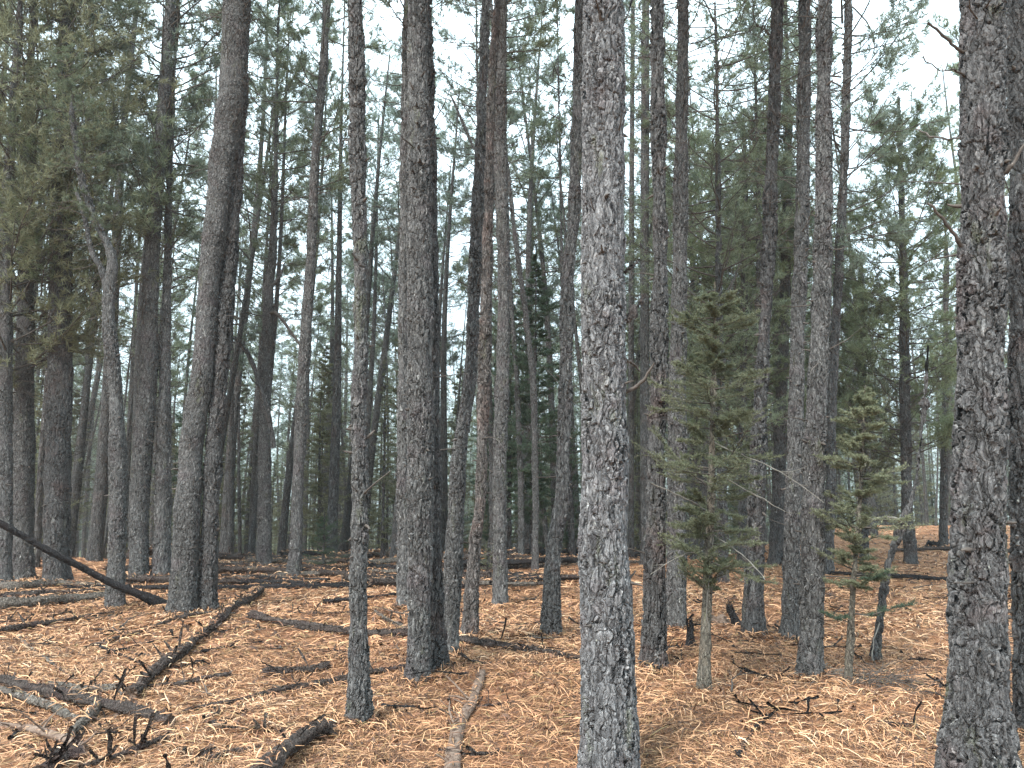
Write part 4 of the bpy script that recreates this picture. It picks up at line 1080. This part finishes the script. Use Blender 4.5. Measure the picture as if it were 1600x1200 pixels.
# leaning burnt pole (left)
pA = on_ground(258, 946)
def pole():
    a = at(0, 803, pA[1] - 1.6); b = at(255, 944, pA[1])
    d = (a - b); a = a + d * 0.5
    o = bpy.data.objects.new("leaning_log", None)
    n = 160; tt = np.linspace(0, 1, n)[:, None]
    C = b - np.array([0, 0, 0.02]) + (a - b) * tt
    C[:, 2] -= 0.10 * np.sin(tt[:, 0] * math.pi); C[:, 0] += 0.012 * np.sin(tt[:, 0] * 17)
    C[:, 2] += 0.008 * np.sin(tt[:, 0] * 23)
    rr = np.interp(tt[:, 0], [0, 0.06, 0.3, 1], [0.09, 0.066, 0.048, 0.036]) * (1 + 0.06 * np.sin(tt[:, 0] * 31))
    loc = np.array([b[0], b[1], float(ground_z(b[0], b[1]))])
    g = np.random.default_rng(3)
    ch = [tubes((C - loc)[None], rr[None], 28) + (0,)]
    P, R2, L = branch_set(g, 8, 0, 0.01, lambda t: 0.25 + 0 * t, (0.8, 0.3), 0.2, 4, 0.010, 0.1)
    ii = g.integers(8, 30, 8); P += (C[ii] - loc)[:, None]
    ch.append(tubes(P, R2, 5) + (0,))
    o = link("leaning_log", make_mesh("leaning_log", ch, [M_LOGB]), None, tuple(loc))
    tag(o, "straight black burnt pole leaning up to the left border in front of the shaggy trunk", "log")
pole()

gb = np.random.default_rng(41)
for k in range(42):
    px0 = gb.uniform(60, 800); py0 = gb.uniform(868, 918); ln = gb.uniform(110, 300); sl = gb.normal(-0.03, 0.035)
    w = gb.uniform(7, 13)
    log([(px0 + ln * t_, py0 + sl * ln * t_ + gb.normal(0, 0.5), w * (1 - 0.35 * t_)) for t_ in (0, 0.35, 0.7, 1)],
        "dark slim log among the overlapping fallen logs along the far edge of the slope", [M_LOGB, M_LOGD, M_LOGD, M_LOG][k % 4], 5, 700 + k, sink=gb.uniform(-0.3, 0.4), group="overlapping logs along the far edge")
for k in range(16):
    px0 = gb.uniform(0, 330); py0 = gb.uniform(975, 1185); ln = gb.uniform(40, 130); a_ = gb.normal(0.0, 0.45); w = gb.uniform(3, 7)
    log([(px0, py0, w), (px0 + ln * 0.5, py0 - math.sin(a_) * ln * 0.5 + gb.normal(0, 3), w * 0.85), (px0 + ln, py0 - math.sin(a_) * ln, w * 0.5)],
        "dark dry branch lying among the logs of the lower left litter", [M_LOGD, M_LOGB, M_LOG][k % 3], 5, 800 + k, sink=0.3, group="dry branches in the lower left litter", name="fallen_branch", cat="branch", stub_len=0.6)
litter()
# small twigs scattered over the litter
tw_lab = "short dark twig scattered on the orange needle litter"
g = np.random.default_rng(77)
protos = []
for k in range(6):
    P, Rr, L = branch_set(g, 1, 0, 0.01, lambda t: 0.42 + 0 * t, (0.05, 0.05), 0.0, 7, 0.008, 0.16)
    P[:, :, 2] = np.abs(P[:, :, 2]) * 0.5 + 0.012
    Q, Rq, Lq = sub_twigs(g, P, L, 3, 0.2, 0.4, 4, 0.003, 1.0)
    protos.append(make_mesh("fallen_twig", [tubes(P, Rr, 6) + (0,), tubes(Q, Rq, 4) + (0,)], [[M_LOGD, M_LOGB, M_TWIG][k % 3]]))
for k in range(170):
    y = 3.2 + 12 * g.random() ** 1.1; x = g.uniform(-0.72, 0.72) * y
    o = link("fallen_twig", protos[k % 6], None, (x, y, float(ground_z(x, y)) + 0.004))
    o.rotation_euler = (0, 0, g.uniform(0, 6.28)); s = g.uniform(0.5, 1.5); o.scale = (s, s, s)
    tag(o, tw_lab, "twig", "short twigs scattered on the litter")

# dry grey brush at the foot of the black stem
def brush(px, py, label, rad, n, seed, m):
    b = on_ground(px, py); g = np.random.default_rng(seed)
    P = np.zeros((n, 7, 3)); a = g.uniform(0, 6.28, n)
    P[:, 0] = np.stack([g.normal(0, rad * 0.35, n), g.normal(0, rad * 0.3, n), np.full(n, 0.005)], -1)
    e = g.uniform(0.1, 0.9, n)
    for k in range(1, 7):
        e -= 0.16; a += g.normal(0, 0.18, n)
        P[:, k] = P[:, k - 1] + np.stack([np.cos(a) * np.cos(e), np.sin(a) * np.cos(e), np.sin(e)], -1) * (rad * g.uniform(0.1, 0.22, n))[:, None]
    P[:, :, 2] = np.maximum(P[:, :, 2], 0.004)
    Rr = np.linspace(0.003, 0.0012, 7)[None] * np.ones((n, 1))
    o = link("dry_brush", make_mesh("dry_brush", [tubes(P, Rr, 3) + (0,)], [m]), None, (b[0], b[1], float(ground_z(b[0], b[1]))))
    tag(o, label, "dead brush")
brush(1375, 1068, "thin grey dry brush between the second small fir and the dark leaning stem", 0.45, 90, 5, M_TWIG)
brush(1300, 1060, "thin pale dry twigs at the foot of the close pair", 0.35, 60, 6, M_TWIGP)

# ------------------------------------------------------------------ background forest
def bg_trunk(seed, H, r):
    g = np.random.default_rng(seed)
    Z = np.concatenate([np.linspace(-0.3, 1, 8), np.linspace(1.3, H, 44)])
    a, b2 = g.uniform(0, 6, 2)
    C = np.stack([0.10 * np.sin(Z * 0.35 + a) - 0.10 * math.sin(a), 0.10 * np.sin(Z * 0.3 + b2) - 0.10 * math.sin(b2), Z], -1)
    rad = r * (1 - 0.86 * np.clip(Z / H, 0, 1) ** 1.15)
    return make_mesh("trunk", [trunk_mesh("t", C, rad, 14, None, seed, knobs=0.0) + (0,)], [M_BARKB])
BT = [bg_trunk(400 + k, 17.0, [0.13, 0.16, 0.11, 0.15, 0.12, 0.10][k]) for k in range(6)]
used = [(o.location[0], o.location[1]) for o in bpy.data.objects if o.type == 'EMPTY']
def regions(u, y):
    far = y > 34
    if u < -0.42: return ("slim grey pine in the dense stand behind the shaggy trunks", "far slender pine deep behind the shaggy trunks")[far]
    if u < -0.14: return ("slim grey pine in the stand behind the stacked logs", "far slender pine deep behind the stacked logs")[far]
    if u < 0.12: return ("slim grey pine behind the doubled thick trunks", "far slender pine deep behind the doubled thick trunks")[far]
    if u < 0.42: return ("slim grey pine behind the close pair and the small firs", "far slender pine deep behind the small firs")[far]
    return ("slim grey pine in the open stand behind the thick plated trunk", "far slender pine in the open distance behind the thick plated trunk")[far]
g = np.random.default_rng(2024)
pts = list(used); bgs = []
tries = 0
while len(bgs) < 252 and tries < 60000:
    tries += 1
    y = 16.5 + 50 * g.random() ** 1.25
    u = g.uniform(-0.80, 0.80)
    if u > 0.38 and y < 36 and g.random() < 0.75: continue
    if u > 0.38 and y < 22: continue
    x = u * y
    sp = 1.15 + 0.018 * y
    if min((x - a) ** 2 + (y - b) ** 2 for a, b in pts) < sp * sp: continue
    pts.append((x, y)); bgs.append((x, y, u))
proto_tr = None
for k, (x, y, u) in enumerate(bgs):
    o = bpy.data.objects.new("background_pine", None); COL.objects.link(o)
    o.location = (x, y, float(ground_z(x, y)))
    s = float(g.uniform(0.78, 1.12)); o.scale = (s, s, s)
    o.rotation_euler = (g.normal(0, 0.03), g.normal(0.02 * (1 if u > 0 else -0.3), 0.035), g.uniform(0, 6.28))
    lab = regions(u, y)
    tag(o, lab, "pine tree", "background pines: " + lab)
    link("trunk", BT[k % 6], o)
    open_sky = (u < 0.12 or u > 0.45)
    bare = open_sky and g.random() < 0.14
    c = link("crown", SPARSE[int(g.integers(0, 3))] if open_sky else CROWNS[int(g.integers(0, 5))], o) if not bare else bpy.data.objects.new('x', None)
    low = g.random()
    h0 = 5.2 + 4.6 * low ** 0.7
    c.location = (0, 0, h0); cs = (17.0 - h0) / 8.0; c.scale = (cs * 0.95, cs * 0.95, cs)
    if bare: bpy.data.objects.remove(c)
    d = link("dead_branches", DEADS[int(g.integers(0, 3))], o)
    d.location = (0, 0, h0 - 5.6 - 0.3)
    d.rotation_euler = (0, 0, g.uniform(0, 6))

    if g.random() < 0.8:
        d = link("dead_branches", DEADS[int(g.integers(0, 3))], o)
        d.location = (0, 0, max(0.8, h0 - 9.5)); d.rotation_euler = (0, 0, g.uniform(0, 6)); d.scale = (0.8, 0.8, 0.8)

BP = [bg_trunk(470 + k, 10.0, [0.055, 0.07, 0.045][k]) for k in range(3)]
n_p = 0
while n_p < 70:
    y = 16.5 + 30 * g.random() ** 1.1; u = g.uniform(-0.72, 0.66); x = u * y
    if min((x - a) ** 2 + (y - b) ** 2 for a, b in pts) < 0.45: continue
    if u > 0.3 and y < 26: continue
    pts.append((x, y)); n_p += 1
    o = bpy.data.objects.new("dead_pole", None); COL.objects.link(o)
    o.location = (x, y, float(ground_z(x, y))); s = float(g.uniform(0.8, 1.3)); o.scale = (s, s, s)
    o.rotation_euler = (g.normal(0, 0.07), g.normal(0, 0.09), g.uniform(0, 6))
    tag(o, "thin bare dead pole standing in the stand beyond the logs", "dead tree", "thin dead poles beyond the logs")
    link("trunk", BP[n_p % 3], o)
    d = link("dead_branches", DEADS[int(g.integers(0, 3))], o); d.location = (0, 0, 2.2); d.scale = (0.6, 0.6, 1.0)

BF = [fir_crown("crown", 500 + k, [5.5, 4.2, 6.8][k], [1.3, 1.0, 1.5][k], 0.4, [110, 90, 130][k], 16, [M_OLIVE, M_FIRD, M_FIR][k], 0.07, 0.018, 80, 0.75) for k in range(3)]
BFT = bg_trunk(450, 6.0, 0.055)
n_f = 0
while n_f < 105:
    y = 19 + 40 * g.random() ** 1.2; u = g.uniform(-0.75, 0.75); x = u * y
    if min((x - a) ** 2 + (y - b) ** 2 for a, b in pts) < 0.9: continue
    if u > 0.36 and y < 37: continue
    pts.append((x, y)); n_f += 1
    k = int(g.integers(0, 3))
    o = bpy.data.objects.new("background_fir", None); COL.objects.link(o)
    o.location = (x, y, float(ground_z(x, y))); s = float(g.uniform(0.8, 1.5)); o.scale = (s, s, s); o.rotation_euler = (0, 0, g.uniform(0, 6))
    lab = ["bushy olive young fir among the background pines", "bushy dark green young fir among the background pines", "bushy yellow green young fir among the background pines"][k]
    tag(o, lab, "fir tree", lab.replace("fir", "firs", 1))
    tt_ = link("trunk", BFT, o); tt_.scale = (1, 1, [0.9, 0.7, 1.1][k])
    link("crown", BF[k], o)

# far wood: one mass of everything beyond
def far_wood():
    g = np.random.default_rng(99)
    n = 900
    y = 52 + 78 * g.random(n) ** 0.9; u = g.uniform(-0.85, 0.85, n); x = u * y
    z = ground_z(x, y)
    H = g.uniform(13, 19, n)
    P = np.zeros((n, 5, 3)); lx = g.normal(0, 0.4, n)
    for k in range(5):
        P[:, k] = np.stack([x + lx * k / 4, y, z - 0.2 + H * k / 4], -1)
    Rr = (g.uniform(0.10, 0.17, n))[:, None] * np.array([[1, .85, .65, .4, .1]])
    ch = [tubes(P, Rr, 7) + (0,)]
    per = 230
    idx = np.repeat(np.arange(n), per)
    t = 0.12 + 0.88 * g.random(len(idx)) ** 0.8
    rad = 2.0 * np.clip((1.05 - t) / 0.5, 0.1, 1) * np.sqrt(g.random(len(idx)))
    a = g.uniform(0, 6.28, len(idx))
    C = np.stack([x[idx] + lx[idx] * t + rad * np.cos(a), y[idx] + rad * np.sin(a), z[idx] + H[idx] * t], -1)
    ch.append(tufts(g, C, unit(g.normal(size=C.shape) + np.array([0, 0, 0.5])), 5, 0.34, 0.05, 1.0) + (1,))
    o = link("distant_wood", make_mesh("distant_wood", ch, [M_BARKB, M_PINEF]))
    tag(o, "distant mass of pines closing the view behind all other trees", "wood", kind="stuff")
far_wood()
# ------------------------------------------------------------------ thin mist in the air
def haze():
    m = bpy.data.materials.new("haze"); m.use_nodes = True
    nt = m.node_tree; nt.nodes.clear()
    out = nt.nodes.new("ShaderNodeOutputMaterial"); v = nt.nodes.new("ShaderNodeVolumePrincipled")
    v.inputs["Color"].default_value = (0.90, 0.96, 0.97, 1); v.inputs["Density"].default_value = 0.0008
    v.inputs["Anisotropy"].default_value = 0.2
    nt.links.new(v.outputs[0], out.inputs["Volume"])
    x0, x1, y0, y1, z0, z1 = -225, 225, -65, 245, -12, 20
    V = np.array([[x, y, z] for z in (z0, z1) for y in (y0, y1) for x in (x0, x1)], float)
    Fc = np.array([[0, 2, 3, 1], [4, 5, 7, 6], [0, 1, 5, 4], [2, 6, 7, 3], [0, 4, 6, 2], [1, 3, 7, 5]])
    o = link("haze", make_mesh("haze", [(V, Fc, 0)], [m], smooth=False))
    tag(o, "thin pale mist in the air of the forest", "haze", kind="stuff")
haze()
print("objects", len(bpy.data.objects), "bg", len(bgs))
